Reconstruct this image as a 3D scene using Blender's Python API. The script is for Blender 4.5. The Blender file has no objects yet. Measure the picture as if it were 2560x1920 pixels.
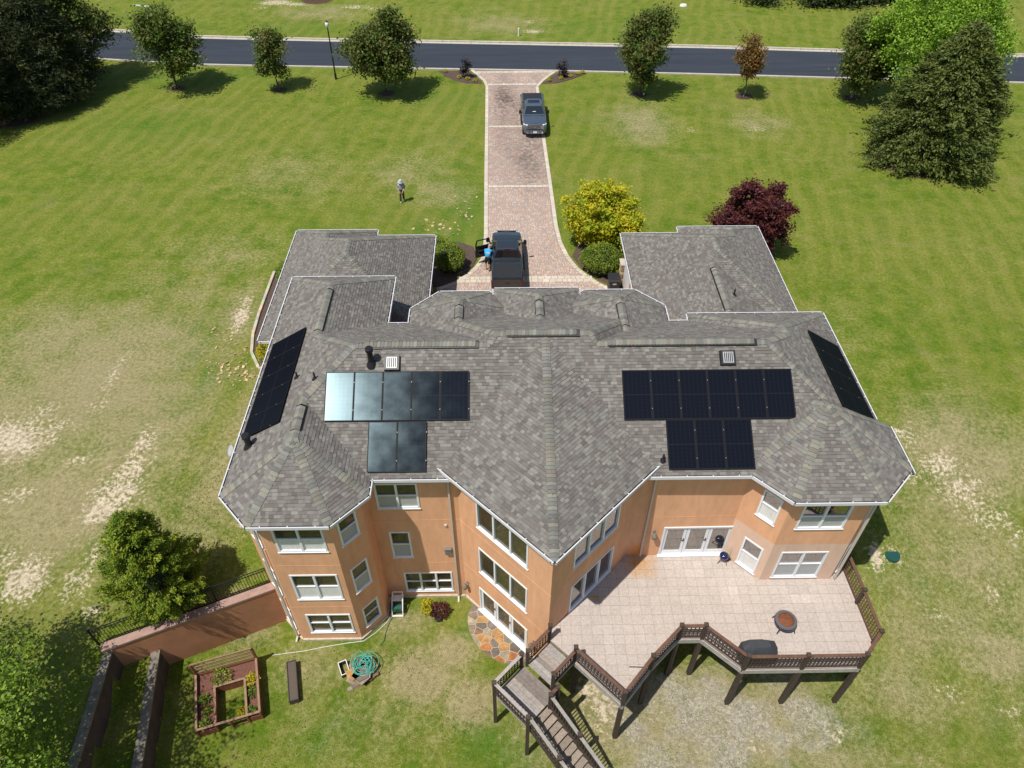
import bpy, math, random
import numpy as np
from mathutils import Matrix, Vector
random.seed(7); RNG = np.random.default_rng(7)
sc = bpy.context.scene
COL = sc.collection
R = math.radians
# ------------------------------------------------------------------ camera, sky, sun, exposure
cam_d = bpy.data.cameras.new('camera'); cam = bpy.data.objects.new('camera', cam_d); COL.objects.link(cam)
cam_d.sensor_fit = 'HORIZONTAL'; cam_d.sensor_width = 36.0; cam_d.lens = 36.0 * 1845.0 / 2560.0
cam_d.clip_start = 0.5; cam_d.clip_end = 2000
cam.location = (0, 0, 28.0); cam.rotation_euler = (R(90 - 44.2), 0, R(-0.8))
sc.camera = cam
SUN_EL = 65.0; SUN_AZ = math.atan2(-0.31, -0.275)          # azimuth of the sun measured from +Y towards +X
w = bpy.data.worlds.new('World'); sc.world = w; w.use_nodes = True
wn = w.node_tree; wn.nodes.clear()
sky = wn.nodes.new('ShaderNodeTexSky'); sky.sky_type = 'NISHITA'; sky.sun_disc = False
sky.sun_elevation = R(SUN_EL); sky.sun_rotation = SUN_AZ; sky.air_density = 1.0; sky.dust_density = 1.0
bg = wn.nodes.new('ShaderNodeBackground'); bg.inputs['Strength'].default_value = 0.098
wo = wn.nodes.new('ShaderNodeOutputWorld')
wn.links.new(sky.outputs[0], bg.inputs[0]); wn.links.new(bg.outputs[0], wo.inputs[0])
sun_d = bpy.data.lights.new('sun', 'SUN'); sun_d.energy = 4.8; sun_d.angle = R(0.53); sun_d.color = (1.0, 0.955, 0.88)
sun = bpy.data.objects.new('sun', sun_d); COL.objects.link(sun)
sd = Vector((math.sin(SUN_AZ) * math.cos(R(SUN_EL)), math.cos(SUN_AZ) * math.cos(R(SUN_EL)), math.sin(R(SUN_EL))))
sun.rotation_euler = sd.to_track_quat('Z', 'Y').to_euler(); sun.location = (-30, -25, 60)
vs = sc.view_settings; vs.view_transform = 'Standard'; vs.look = 'None'; vs.exposure = 0.0; vs.gamma = 1.0
vs.use_curve_mapping = False
sc.render.film_transparent = False
# ------------------------------------------------------------------ materials
MATS = {}
def nd(nt, t, **kw):
    n = nt.nodes.new(t)
    for k, v in kw.items(): setattr(n, k, v)
    return n
def mat(name, col, rough=0.7, metal=0.0, spec=0.5, var=0.0, vscale=3.0, var2=0.0, v2scale=0.4, bump=0.0, bscale=30.0,
        attr=False, col2=None, coat=0.0, ior=None, stretch=None, island=0.0, transl=0.0, transl_col=None, stint=None):
    """Principled material: flat colour or per-face tint, broken up by two noises, plus fine relief."""
    m = bpy.data.materials.new(name); m.use_nodes = True; nt = m.node_tree; nt.nodes.clear()
    out = nd(nt, 'ShaderNodeOutputMaterial'); p = nd(nt, 'ShaderNodeBsdfPrincipled')
    nt.links.new(p.outputs[0], out.inputs[0])
    p.inputs['Roughness'].default_value = rough; p.inputs['Metallic'].default_value = metal
    p.inputs['Specular IOR Level'].default_value = spec
    if stint: p.inputs['Specular Tint'].default_value = (*stint, 1)
    if ior: p.inputs['IOR'].default_value = ior
    if coat: p.inputs['Coat Weight'].default_value = coat; p.inputs['Coat Roughness'].default_value = 0.06
    tc = nd(nt, 'ShaderNodeTexCoord'); vec = tc.outputs['Object']
    if stretch:
        mp = nd(nt, 'ShaderNodeMapping'); mp.inputs['Scale'].default_value = stretch
        nt.links.new(vec, mp.inputs[0]); vec = mp.outputs[0]
    if attr:
        a = nd(nt, 'ShaderNodeAttribute', attribute_name='tint'); cur = a.outputs['Color']
    else:
        rgb = nd(nt, 'ShaderNodeRGB'); rgb.outputs[0].default_value = (*col, 1); cur = rgb.outputs[0]
    if col2 is not None:
        n = nd(nt, 'ShaderNodeTexNoise'); n.inputs['Scale'].default_value = v2scale; n.inputs['Detail'].default_value = 5
        nt.links.new(vec, n.inputs['Vector'])
        rmp = nd(nt, 'ShaderNodeMapRange'); rmp.inputs[1].default_value = .38; rmp.inputs[2].default_value = .66
        nt.links.new(n.outputs[0], rmp.inputs[0])
        mx = nd(nt, 'ShaderNodeMix', data_type='RGBA'); mx.inputs[7].default_value = (*col2, 1)
        nt.links.new(rmp.outputs[0], mx.inputs[0]); nt.links.new(cur, mx.inputs[6]); cur = mx.outputs[2]
    for amt, scl in ((var, vscale), (var2, v2scale)):
        if amt <= 0: continue
        n = nd(nt, 'ShaderNodeTexNoise'); n.inputs['Scale'].default_value = scl; n.inputs['Detail'].default_value = 6
        n.inputs['Roughness'].default_value = .65
        nt.links.new(vec, n.inputs['Vector'])
        rmp = nd(nt, 'ShaderNodeMapRange'); rmp.inputs[1].default_value = .25; rmp.inputs[2].default_value = .75
        rmp.inputs[3].default_value = 1 - amt; rmp.inputs[4].default_value = 1 + amt
        nt.links.new(n.outputs[0], rmp.inputs[0])
        mx = nd(nt, 'ShaderNodeMix', data_type='RGBA', blend_type='MULTIPLY'); mx.inputs[0].default_value = 1
        nt.links.new(cur, mx.inputs[6]); nt.links.new(rmp.outputs[0], mx.inputs[7]); cur = mx.outputs[2]
    if island > 0:
        g = nd(nt, 'ShaderNodeNewGeometry')
        rmp = nd(nt, 'ShaderNodeMapRange'); rmp.inputs[3].default_value = 1 - island; rmp.inputs[4].default_value = 1 + island
        nt.links.new(g.outputs['Random Per Island'], rmp.inputs[0])
        mx = nd(nt, 'ShaderNodeMix', data_type='RGBA', blend_type='MULTIPLY'); mx.inputs[0].default_value = 1
        nt.links.new(cur, mx.inputs[6]); nt.links.new(rmp.outputs[0], mx.inputs[7]); cur = mx.outputs[2]
    nt.links.new(cur, p.inputs['Base Color'])
    if bump > 0:
        n = nd(nt, 'ShaderNodeTexNoise'); n.inputs['Scale'].default_value = bscale; n.inputs['Detail'].default_value = 5
        nt.links.new(vec, n.inputs['Vector'])
        b = nd(nt, 'ShaderNodeBump'); b.inputs['Strength'].default_value = bump; b.inputs['Distance'].default_value = .02
        nt.links.new(n.outputs[0], b.inputs['Height']); nt.links.new(b.outputs[0], p.inputs['Normal'])
    if transl > 0:
        tr = nd(nt, 'ShaderNodeBsdfTranslucent'); ms = nd(nt, 'ShaderNodeMixShader'); ms.inputs[0].default_value = transl
        mx = nd(nt, 'ShaderNodeMix', data_type='RGBA', blend_type='MULTIPLY'); mx.inputs[0].default_value = 1
        tc2 = transl_col or (1.25, 1.35, .6); mx.inputs[7].default_value = (*tc2, 1)
        nt.links.new(cur, mx.inputs[6]); nt.links.new(mx.outputs[2], tr.inputs[0])
        nt.links.new(p.outputs[0], ms.inputs[1]); nt.links.new(tr.outputs[0], ms.inputs[2]); nt.links.new(ms.outputs[0], out.inputs[0])
    MATS[name] = m
    return m
# ------------------------------------------------------------------ mesh helpers
class MB:
    def __init__(s): s.v = []; s.f = []; s.c = []; s.m = []
    def face(s, pts, col=None, mi=0):
        i = len(s.v); s.v.extend([tuple(p) for p in pts]); s.f.append(tuple(range(i, i + len(pts)))); s.c.append(col); s.m.append(mi)
    def hexa(s, p, col=None, mi=0):
        """p: 8 points, bottom ring 0-3 (ccw from above), top ring 4-7"""
        i = len(s.v); s.v.extend([tuple(q) for q in p])
        for f in ((3, 2, 1, 0), (4, 5, 6, 7), (0, 1, 5, 4), (1, 2, 6, 5), (2, 3, 7, 6), (3, 0, 4, 7)):
            s.f.append(tuple(i + k for k in f)); s.c.append(col); s.m.append(mi)
    def box(s, c, d, rz=0.0, col=None, mi=0, taper=0.0):
        cx, cy, cz = c; a, b, h = d[0] / 2, d[1] / 2, d[2] / 2; co, si = math.cos(rz), math.sin(rz)
        P = []
        for z, k in ((-h, 1.0), (h, 1.0 - taper)):
            for x, y in ((-a, -b), (a, -b), (a, b), (-a, b)):
                x2, y2 = x * k, y * k
                P.append((cx + x2 * co - y2 * si, cy + x2 * si + y2 * co, cz + z))
        s.hexa(P, col, mi)
    def beam(s, p, q, wd, ht, col=None, mi=0, up=(0, 0, 1)):
        """rectangular bar from p to q; wd across, ht along 'up' direction, centred"""
        p = Vector(p); q = Vector(q); d = (q - p).normalized(); u = Vector(up)
        r = d.cross(u)
        if r.length < 1e-5: r = d.cross(Vector((0, 1, 0)))
        r.normalize(); u = r.cross(d).normalized(); r *= wd / 2; u *= ht / 2
        s.hexa([p - r - u, p + r - u, q + r - u, q - r - u, p - r + u, p + r + u, q + r + u, q - r + u], col, mi)
    def cyl(s, p, q, r0, r1=None, n=10, col=None, mi=0, cap=True):
        r1 = r0 if r1 is None else r1
        p = Vector(p); q = Vector(q); d = (q - p).normalized()
        a = d.cross(Vector((0, 0, 1)));
        if a.length < 1e-4: a = Vector((1, 0, 0))
        a.normalize(); b = d.cross(a); i = len(s.v)
        for c, r in ((p, r0), (q, r1)):
            for k in range(n):
                t = 2 * math.pi * k / n; s.v.append(tuple(c + a * math.cos(t) * r + b * math.sin(t) * r))
        for k in range(n):
            k2 = (k + 1) % n; s.f.append((i + k, i + k2, i + n + k2, i + n + k)); s.c.append(col); s.m.append(mi)
        if cap:
            s.f.append(tuple(i + k for k in reversed(range(n)))); s.c.append(col); s.m.append(mi)
            s.f.append(tuple(i + n + k for k in range(n))); s.c.append(col); s.m.append(mi)
    def lathe(s, c, prof, n=20, col=None, mi=0, tilt=None):
        """prof: list of (r, z) from bottom to top"""
        i = len(s.v); c = Vector(c)
        for r, z in prof:
            for k in range(n):
                t = 2 * math.pi * k / n; p = Vector((math.cos(t) * r, math.sin(t) * r, z))
                if tilt is not None: p = tilt @ p
                s.v.append(tuple(c + p))
        for j in range(len(prof) - 1):
            for k in range(n):
                k2 = (k + 1) % n; s.f.append((i + j * n + k, i + j * n + k2, i + (j + 1) * n + k2, i + (j + 1) * n + k)); s.c.append(col); s.m.append(mi)
        s.f.append(tuple(i + k for k in reversed(range(n)))); s.c.append(col); s.m.append(mi)
        s.f.append(tuple(i + (len(prof) - 1) * n + k for k in range(n))); s.c.append(col); s.m.append(mi)
    def tube(s, path, r, n=6, col=None, mi=0):
        P = [Vector(p) for p in path]; i = len(s.v)
        for j, p in enumerate(P):
            d = (P[min(j + 1, len(P) - 1)] - P[max(j - 1, 0)]).normalized()
            a = d.cross(Vector((0, 0, 1)));
            if a.length < 1e-4: a = Vector((1, 0, 0))
            a.normalize(); b = d.cross(a); rr = r[j] if isinstance(r, (list, tuple)) else r
            for k in range(n):
                t = 2 * math.pi * k / n; s.v.append(tuple(p + a * math.cos(t) * rr + b * math.sin(t) * rr))
        for j in range(len(P) - 1):
            for k in range(n):
                k2 = (k + 1) % n; s.f.append((i + j * n + k, i + j * n + k2, i + (j + 1) * n + k2, i + (j + 1) * n + k)); s.c.append(col); s.m.append(mi)
        s.f.append(tuple(i + k for k in range(n))); s.c.append(col); s.m.append(mi)
        s.f.append(tuple(i + (len(P) - 1) * n + k for k in range(n))); s.c.append(col); s.m.append(mi)
    def prism(s, poly, z0, z1, col=None, mi=0, top=None):
        n = len(poly); i = len(s.v)
        for x, y in poly: s.v.append((x, y, z0))
        for x, y in (top or poly): s.v.append((x, y, z1))
        s.f.append(tuple(i + k for k in reversed(range(n)))); s.c.append(col); s.m.append(mi)
        s.f.append(tuple(i + n + k for k in range(n))); s.c.append(col); s.m.append(mi)
        for k in range(n):
            k2 = (k + 1) % n; s.f.append((i + k, i + k2, i + n + k2, i + n + k)); s.c.append(col); s.m.append(mi)
    def grid(s, rows, col=None, mi=0, close=False):
        """rows: list of equal-length point rings; skins quads between them"""
        i = len(s.v); n = len(rows[0])
        for r in rows: s.v.extend([tuple(p) for p in r])
        for j in range(len(rows) - 1):
            for k in range(n if close else n - 1):
                k2 = (k + 1) % n; s.f.append((i + j * n + k, i + j * n + k2, i + (j + 1) * n + k2, i + (j + 1) * n + k)); s.c.append(col); s.m.append(mi)
    def mesh(s, name):
        me = bpy.data.meshes.new(name); me.from_pydata(s.v, [], s.f)
        if any(c is not None for c in s.c):
            a = me.color_attributes.new('tint', 'FLOAT_COLOR', 'CORNER')
            arr = np.ones((len(me.loops), 4), np.float32); k = 0
            for f, c in zip(s.f, s.c):
                if c is not None: arr[k:k + len(f), :3] = c
                k += len(f)
            a.data.foreach_set('color', arr.ravel())
        if any(s.m): me.polygons.foreach_set('material_index', np.array(s.m, np.int32))
        return me
    def build(s, name, m, parent=None, smooth=False, kind=None, label=None, cat=None, group=None):
        o = bpy.data.objects.new(name, s.mesh(name))
        return finish(o, m, parent, smooth, kind, label, cat, group)
WM = {}
def finish(o, m, parent=None, smooth=False, kind=None, label=None, cat=None, group=None):
    COL.objects.link(o)
    for mm in (m if isinstance(m, (list, tuple)) else [m]): o.data.materials.append(MATS[mm] if isinstance(mm, str) else mm)
    if smooth: o.data.polygons.foreach_set('use_smooth', np.ones(len(o.data.polygons), bool))
    if parent is not None:
        o.parent = parent
        inv = WM.get(parent.name)
        if inv is not None: o.matrix_parent_inverse = inv
    tag(o, label, cat, group, kind)
    return o
def tag(o, label=None, cat=None, group=None, kind=None):
    if label: o['label'] = label
    if cat: o['category'] = cat
    if group: o['group'] = group
    if kind: o['kind'] = kind
    return o
def thing(name, label, cat, loc=(0, 0, 0), group=None, local=False, rz=0.0, kind=None):
    """Empty at a thing's base. Parts are modelled in world space unless local=True."""
    o = bpy.data.objects.new(name, None); o.empty_display_size = .2; COL.objects.link(o)
    o.location = loc; o.rotation_euler = (0, 0, rz); tag(o, label, cat, group, kind)
    if not local: WM[o.name] = (Matrix.Translation(Vector(loc)) @ Matrix.Rotation(rz, 4, 'Z')).inverted()
    return o
def copy_tree(root, loc, rz, label, parent=None):
    c = root.copy(); COL.objects.link(c); c.location = loc; c.rotation_euler = (0, 0, rz); c['label'] = label
    for ch in list(root.children):
        d = ch.copy(); COL.objects.link(d); d.parent = c
        for g in list(ch.children):
            e = g.copy(); COL.objects.link(e); e.parent = d
    return c
def np_mesh(name, verts, faces4, cols=None):
    me = bpy.data.meshes.new(name); n = len(verts); k = faces4.shape[1]; nf = len(faces4)
    me.vertices.add(n); me.vertices.foreach_set('co', np.ascontiguousarray(verts, np.float32).ravel())
    me.loops.add(nf * k); me.loops.foreach_set('vertex_index', np.ascontiguousarray(faces4, np.int32).ravel())
    me.polygons.add(nf); me.polygons.foreach_set('loop_start', np.arange(0, nf * k, k, dtype=np.int32))
    me.update(calc_edges=True)
    if cols is not None:
        a = me.color_attributes.new('tint', 'FLOAT_COLOR', 'CORNER')
        c = np.ones((nf, k, 4), np.float32); c[:, :, :3] = cols[:, None, :]
        a.data.foreach_set('color', c.ravel())
    return me
# ------------------------------------------------------------------ 2-D helpers
def clip(poly, a, b, c):
    """keep part of convex poly where a*x+b*y+c >= 0"""
    out = []; n = len(poly)
    for i in range(n):
        p, q = poly[i], poly[(i + 1) % n]
        dp = a * p[0] + b * p[1] + c; dq = a * q[0] + b * q[1] + c
        if dp >= 0: out.append(p)
        if (dp > 0 and dq < 0) or (dp < 0 and dq > 0):
            t = dp / (dp - dq); out.append((p[0] + (q[0] - p[0]) * t, p[1] + (q[1] - p[1]) * t))
    return out
def area(p): return .5 * sum(p[i][0] * p[(i + 1) % len(p)][1] - p[(i + 1) % len(p)][0] * p[i][1] for i in range(len(p))) if len(p) > 2 else 0.0
def subtract(polys, hs):
    """polys minus the convex region where every half plane in hs is >= 0"""
    res = []
    for p in polys:
        cur = p
        for a, b, c in hs:
            o = clip(cur, -a, -b, -c)
            if abs(area(o)) > 1e-4: res.append(o)
            cur = clip(cur, a, b, c)
            if abs(area(cur)) < 1e-5: break
    return res
def offset_poly(P, d):
    """inward offset of a ccw polygon"""
    n = len(P); out = []
    for i in range(n):
        p0, p1, p2 = Vector(P[i - 1]), Vector(P[i]), Vector(P[(i + 1) % n])
        e1 = (p1 - p0).normalized(); e2 = (p2 - p1).normalized()
        n1 = Vector((-e1.y, e1.x)); n2 = Vector((-e2.y, e2.x))
        k = 1 + n1.dot(n2); out.append(tuple(p1 + (n1 + n2) * (d / k)))
    return out
def inside(poly, x, y):
    r = False; n = len(poly)
    for i in range(n):
        x1, y1 = poly[i]; x2, y2 = poly[(i + 1) % n]
        if (y1 > y) != (y2 > y) and x < (x2 - x1) * (y - y1) / (y2 - y1) + x1: r = not r
    return r
def ss(t): t = np.clip(t, 0, 1); return t * t * (3 - 2 * t)
def tz(x, y):
    """height of the land: level front, walk-out yard at the rear, slopes at the sides, two terraces on the left"""
    x = np.asarray(x, float); y = np.asarray(y, float)
    tL = -.4 * ss((27 - y) / 10) - .5 * ss((14 - y) / 9) - .8 * ss((-24 - x) / 30) * ss((40 - y) / 20)
    tR = -3 * ss((27 - y) / 15.5)
    low = np.full(np.broadcast(x, y).shape, -3.0)
    rear = low + (tR - low) * ss((x - 13.8) / 3.5)
    mid = low * (1 - ss((y - 18.3) / 2.0))
    right = np.where(x > 14.3, rear, np.where(y > 17.9, mid, rear))
    ly = 14.2 + (x + 16.2) * (2.65 / 6.2)
    xB = -16.05 + (13.96 - y) * .077; xA = -14.8 + (14.52 - y) * .183
    lowL = np.where(x < xB, tL - .1, np.where(x < xA, -1.85, -3.0))
    left = np.where((y > ly) | (x < -16.2), tL, lowL)
    return np.where(y > 27, np.where(x < -24, left, 0.0), np.where(x < -9.95, left, right))
def TZ(x, y): return float(tz(x, y))
# ------------------------------------------------------------------ material library
mat('shingle', (1, 1, 1), .9, attr=True, var=.16, vscale=40, var2=.08, v2scale=.35, bump=.5, bscale=160, spec=.25)
mat('roof_deck', (.075, .07, .065), .95)
mat('black_metal', (.012, .012, .014), .45)
mat('stucco', (.73, .40, .230), .9, var=.12, vscale=2.2, var2=.10, v2scale=.35, stretch=(1.6, 1.6, .45), bump=.35, bscale=90, spec=.2)
mat('stucco_pale', (.69, .485, .36), .9, var=.09, vscale=2.2, stretch=(1.6, 1.6, .45), bump=.35, bscale=90, spec=.2)
mat('foundation', (.52, .46, .36), .9, var=.25, vscale=6, bump=.4, bscale=40)
mat('white_vinyl', (.78, .80, .82), .45, var=.03, vscale=5)
mat('trim_beige', (.55, .50, .43), .55, var=.08, vscale=4)
mat('gutter_white', (.64, .64, .66), .45, var=.06, vscale=3)
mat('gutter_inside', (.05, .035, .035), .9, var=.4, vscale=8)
mat('pane', (.062, .052, .030), .03, spec=.6, ior=1.5, var=.4, vscale=2)
mat('pane_patio', (.03, .025, .02), .03, spec=1.0, ior=2.3)
mat('blind', (.55, .53, .45), .35, spec=.6, var=.15, vscale=4, stretch=(9, 9, .6))
mat('screen', (.40, .41, .40), .55, spec=.4, var=.06, vscale=9)
mat('curtain', (.70, .69, .66), .5, spec=.4, var=.22, vscale=5, stretch=(7, 7, .5))
def solar_mat(name, base, gloss):
    m = bpy.data.materials.new(name); m.use_nodes = True; nt = m.node_tree; nt.nodes.clear()
    out = nd(nt, 'ShaderNodeOutputMaterial'); d = nd(nt, 'ShaderNodeBsdfDiffuse'); d.inputs[0].default_value = (*base, 1)
    g = nd(nt, 'ShaderNodeBsdfAnisotropic', distribution='BECKMANN'); g.inputs['Color'].default_value = (.62, .88, 1.0, 1)
    tc = nd(nt, 'ShaderNodeTexCoord'); n = nd(nt, 'ShaderNodeTexNoise'); n.inputs['Scale'].default_value = 1.6; n.inputs['Detail'].default_value = 5; nt.links.new(tc.outputs['Object'], n.inputs['Vector'])
    r = nd(nt, 'ShaderNodeMapRange'); r.inputs[1].default_value = .3; r.inputs[2].default_value = .7; r.inputs[3].default_value = .212; r.inputs[4].default_value = .245; nt.links.new(n.outputs[0], r.inputs[0]); nt.links.new(r.outputs[0], g.inputs['Roughness'])
    ms = nd(nt, 'ShaderNodeMixShader'); ms.inputs[0].default_value = gloss; nt.links.new(d.outputs[0], ms.inputs[1]); nt.links.new(g.outputs[0], ms.inputs[2]); nt.links.new(ms.outputs[0], out.inputs[0]); MATS[name] = m
solar_mat('solar_cell', (.006, .007, .011), .021)
solar_mat('solar_back', (.015, .016, .023), .020)
mat('panel_frame', (.007, .007, .008), .6, spec=.2)
mat('clamp', (.20, .20, .21), .5, metal=.3)
mat('paver', (1, 1, 1), .9, attr=True, var=.08, vscale=22, var2=.10, v2scale=.5, bump=.5, bscale=70, spec=.2)
mat('grout', (.20, .17, .13), .95, var=.2, vscale=8)
mat('tile', (1, 1, 1), .6, attr=True, var=.21, vscale=11, var2=.06, v2scale=1.0, spec=.3, bump=.1, bscale=30)
mat('tile_grout', (.27, .215, .155), .9)
mat('asphalt', (.034, .042, .056), .8, var=.20, vscale=3.0, var2=.18, v2scale=.9, bump=.3, bscale=120, spec=.3, stretch=(.07, 1, 1))
mat('concrete', (.47, .43, .36), .9, var=.2, vscale=3, bump=.3, bscale=60)
mat('concrete_old', (.20, .175, .14), .95, var=.35, vscale=2.5, bump=.6, bscale=25)
mat('wood_dark', (.060, .040, .030), .8, var=.35, vscale=9, bump=.4, bscale=50)
mat('wood_red', (.125, .062, .038), .75, var=.3, vscale=7, bump=.4, bscale=40)
mat('wood_grey', (1, 1, 1), .9, attr=True, var=.3, vscale=10, var2=.12, v2scale=2, bump=.4, bscale=40)
mat('wood_rim', (.36, .33, .30), .9, var=.25, vscale=7, bump=.4, bscale=40)
mat('cedar', (.20, .062, .028), .75, var=.28, vscale=8, bump=.4, bscale=50)
mat('cedar_top', (.27, .165, .105), .8, var=.3, vscale=9)
mat('soil', (.15, .065, .045), .95, var=.5, vscale=14, bump=1, bscale=24)
mat('soil_brown', (.11, .085, .068), .95, var=.35, vscale=30, bump=.8, bscale=60)
mat('mulch', (.088, .058, .044), .95, var=.5, vscale=9, bump=1, bscale=20)
mat('flagstone', (1, 1, 1), .8, attr=True, var=.45, vscale=3.2, var2=.2, v2scale=9, bump=.5, bscale=18)
mat('mortar', (.42, .35, .25), .9, var=.15, vscale=10)
mat('bark', (.10, .075, .055), .95, var=.3, vscale=8, bump=.8, bscale=30)
mat('bark_pale', (.26, .23, .19), .95, var=.3, vscale=8, bump=.6, bscale=30)
mat('terrace_wall', (.085, .06, .045), .95, var=.4, vscale=2, bump=.6, bscale=18)
mat('retaining', (.47, .215, .115), .9, var=.14, vscale=1.2, var2=.2, v2scale=.45, bump=.4, bscale=60, spec=.2)
mat('iron', (.010, .010, .011), .5)
mat('green_plastic', (.012, .07, .055), .5, var=.1, vscale=6)
mat('dark_plastic', (.022, .022, .026), .45)
mat('white_paint', (.75, .75, .75), .5)
mat('hose_teal', (.06, .42, .34), .4)
mat('hose_green', (.01, .10, .06), .4)
mat('cord_white', (.65, .64, .60), .6)
mat('rust', (.17, .055, .022), .85, var=.35, vscale=5, bump=.3, bscale=40)
mat('mosaic', (.105, .10, .10), .5, var=.6, vscale=26, bump=.3, bscale=60)
mat('grill_cover', (.040, .045, .050), .6, var=.15, vscale=5)
mat('kettle_blue', (.008, .012, .07), .12, coat=.6)
mat('globe', (.85, .86, .88), .25)
mat('stone_buff', (.42, .31, .19), .9, var=.35, vscale=7, bump=.5, bscale=30)
def rust_stain(m, c, rx, ry):
    nt = m.node_tree; p = [n for n in nt.nodes if n.type == 'BSDF_PRINCIPLED'][0]; src = p.inputs['Base Color'].links[0].from_socket
    tc = nd(nt, 'ShaderNodeTexCoord'); mp = nd(nt, 'ShaderNodeMapping'); mp.vector_type = 'TEXTURE'; mp.inputs['Location'].default_value = c; mp.inputs['Scale'].default_value = (rx, ry, 1.2); nt.links.new(tc.outputs['Object'], mp.inputs[0])
    ln = nd(nt, 'ShaderNodeVectorMath', operation='LENGTH'); nt.links.new(mp.outputs[0], ln.inputs[0])
    n = nd(nt, 'ShaderNodeTexNoise'); n.inputs['Scale'].default_value = 2.2; n.inputs['Detail'].default_value = 6; nt.links.new(tc.outputs['Object'], n.inputs['Vector'])
    ad = nd(nt, 'ShaderNodeMath', operation='MULTIPLY_ADD'); ad.inputs[1].default_value = 1.6; nt.links.new(n.outputs[0], ad.inputs[0]); nt.links.new(ln.outputs['Value'], ad.inputs[2])
    r = nd(nt, 'ShaderNodeMapRange'); r.inputs[1].default_value = 1.75; r.inputs[2].default_value = .75; r.inputs[3].default_value = 0; r.inputs[4].default_value = .9; nt.links.new(ad.outputs[0], r.inputs[0])
    mx = nd(nt, 'ShaderNodeMix', data_type='RGBA', blend_type='MULTIPLY'); mx.inputs[7].default_value = (1.05, .62, .16, 1); nt.links.new(r.outputs[0], mx.inputs[0]); nt.links.new(src, mx.inputs[6]); nt.links.new(mx.outputs[2], p.inputs['Base Color'])
rust_stain(MATS['tile'], (5.8, 17.3, .2), 1.0, .85); rust_stain(MATS['stucco'], (5.55, 17.8, .2), .6, .6)
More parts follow.
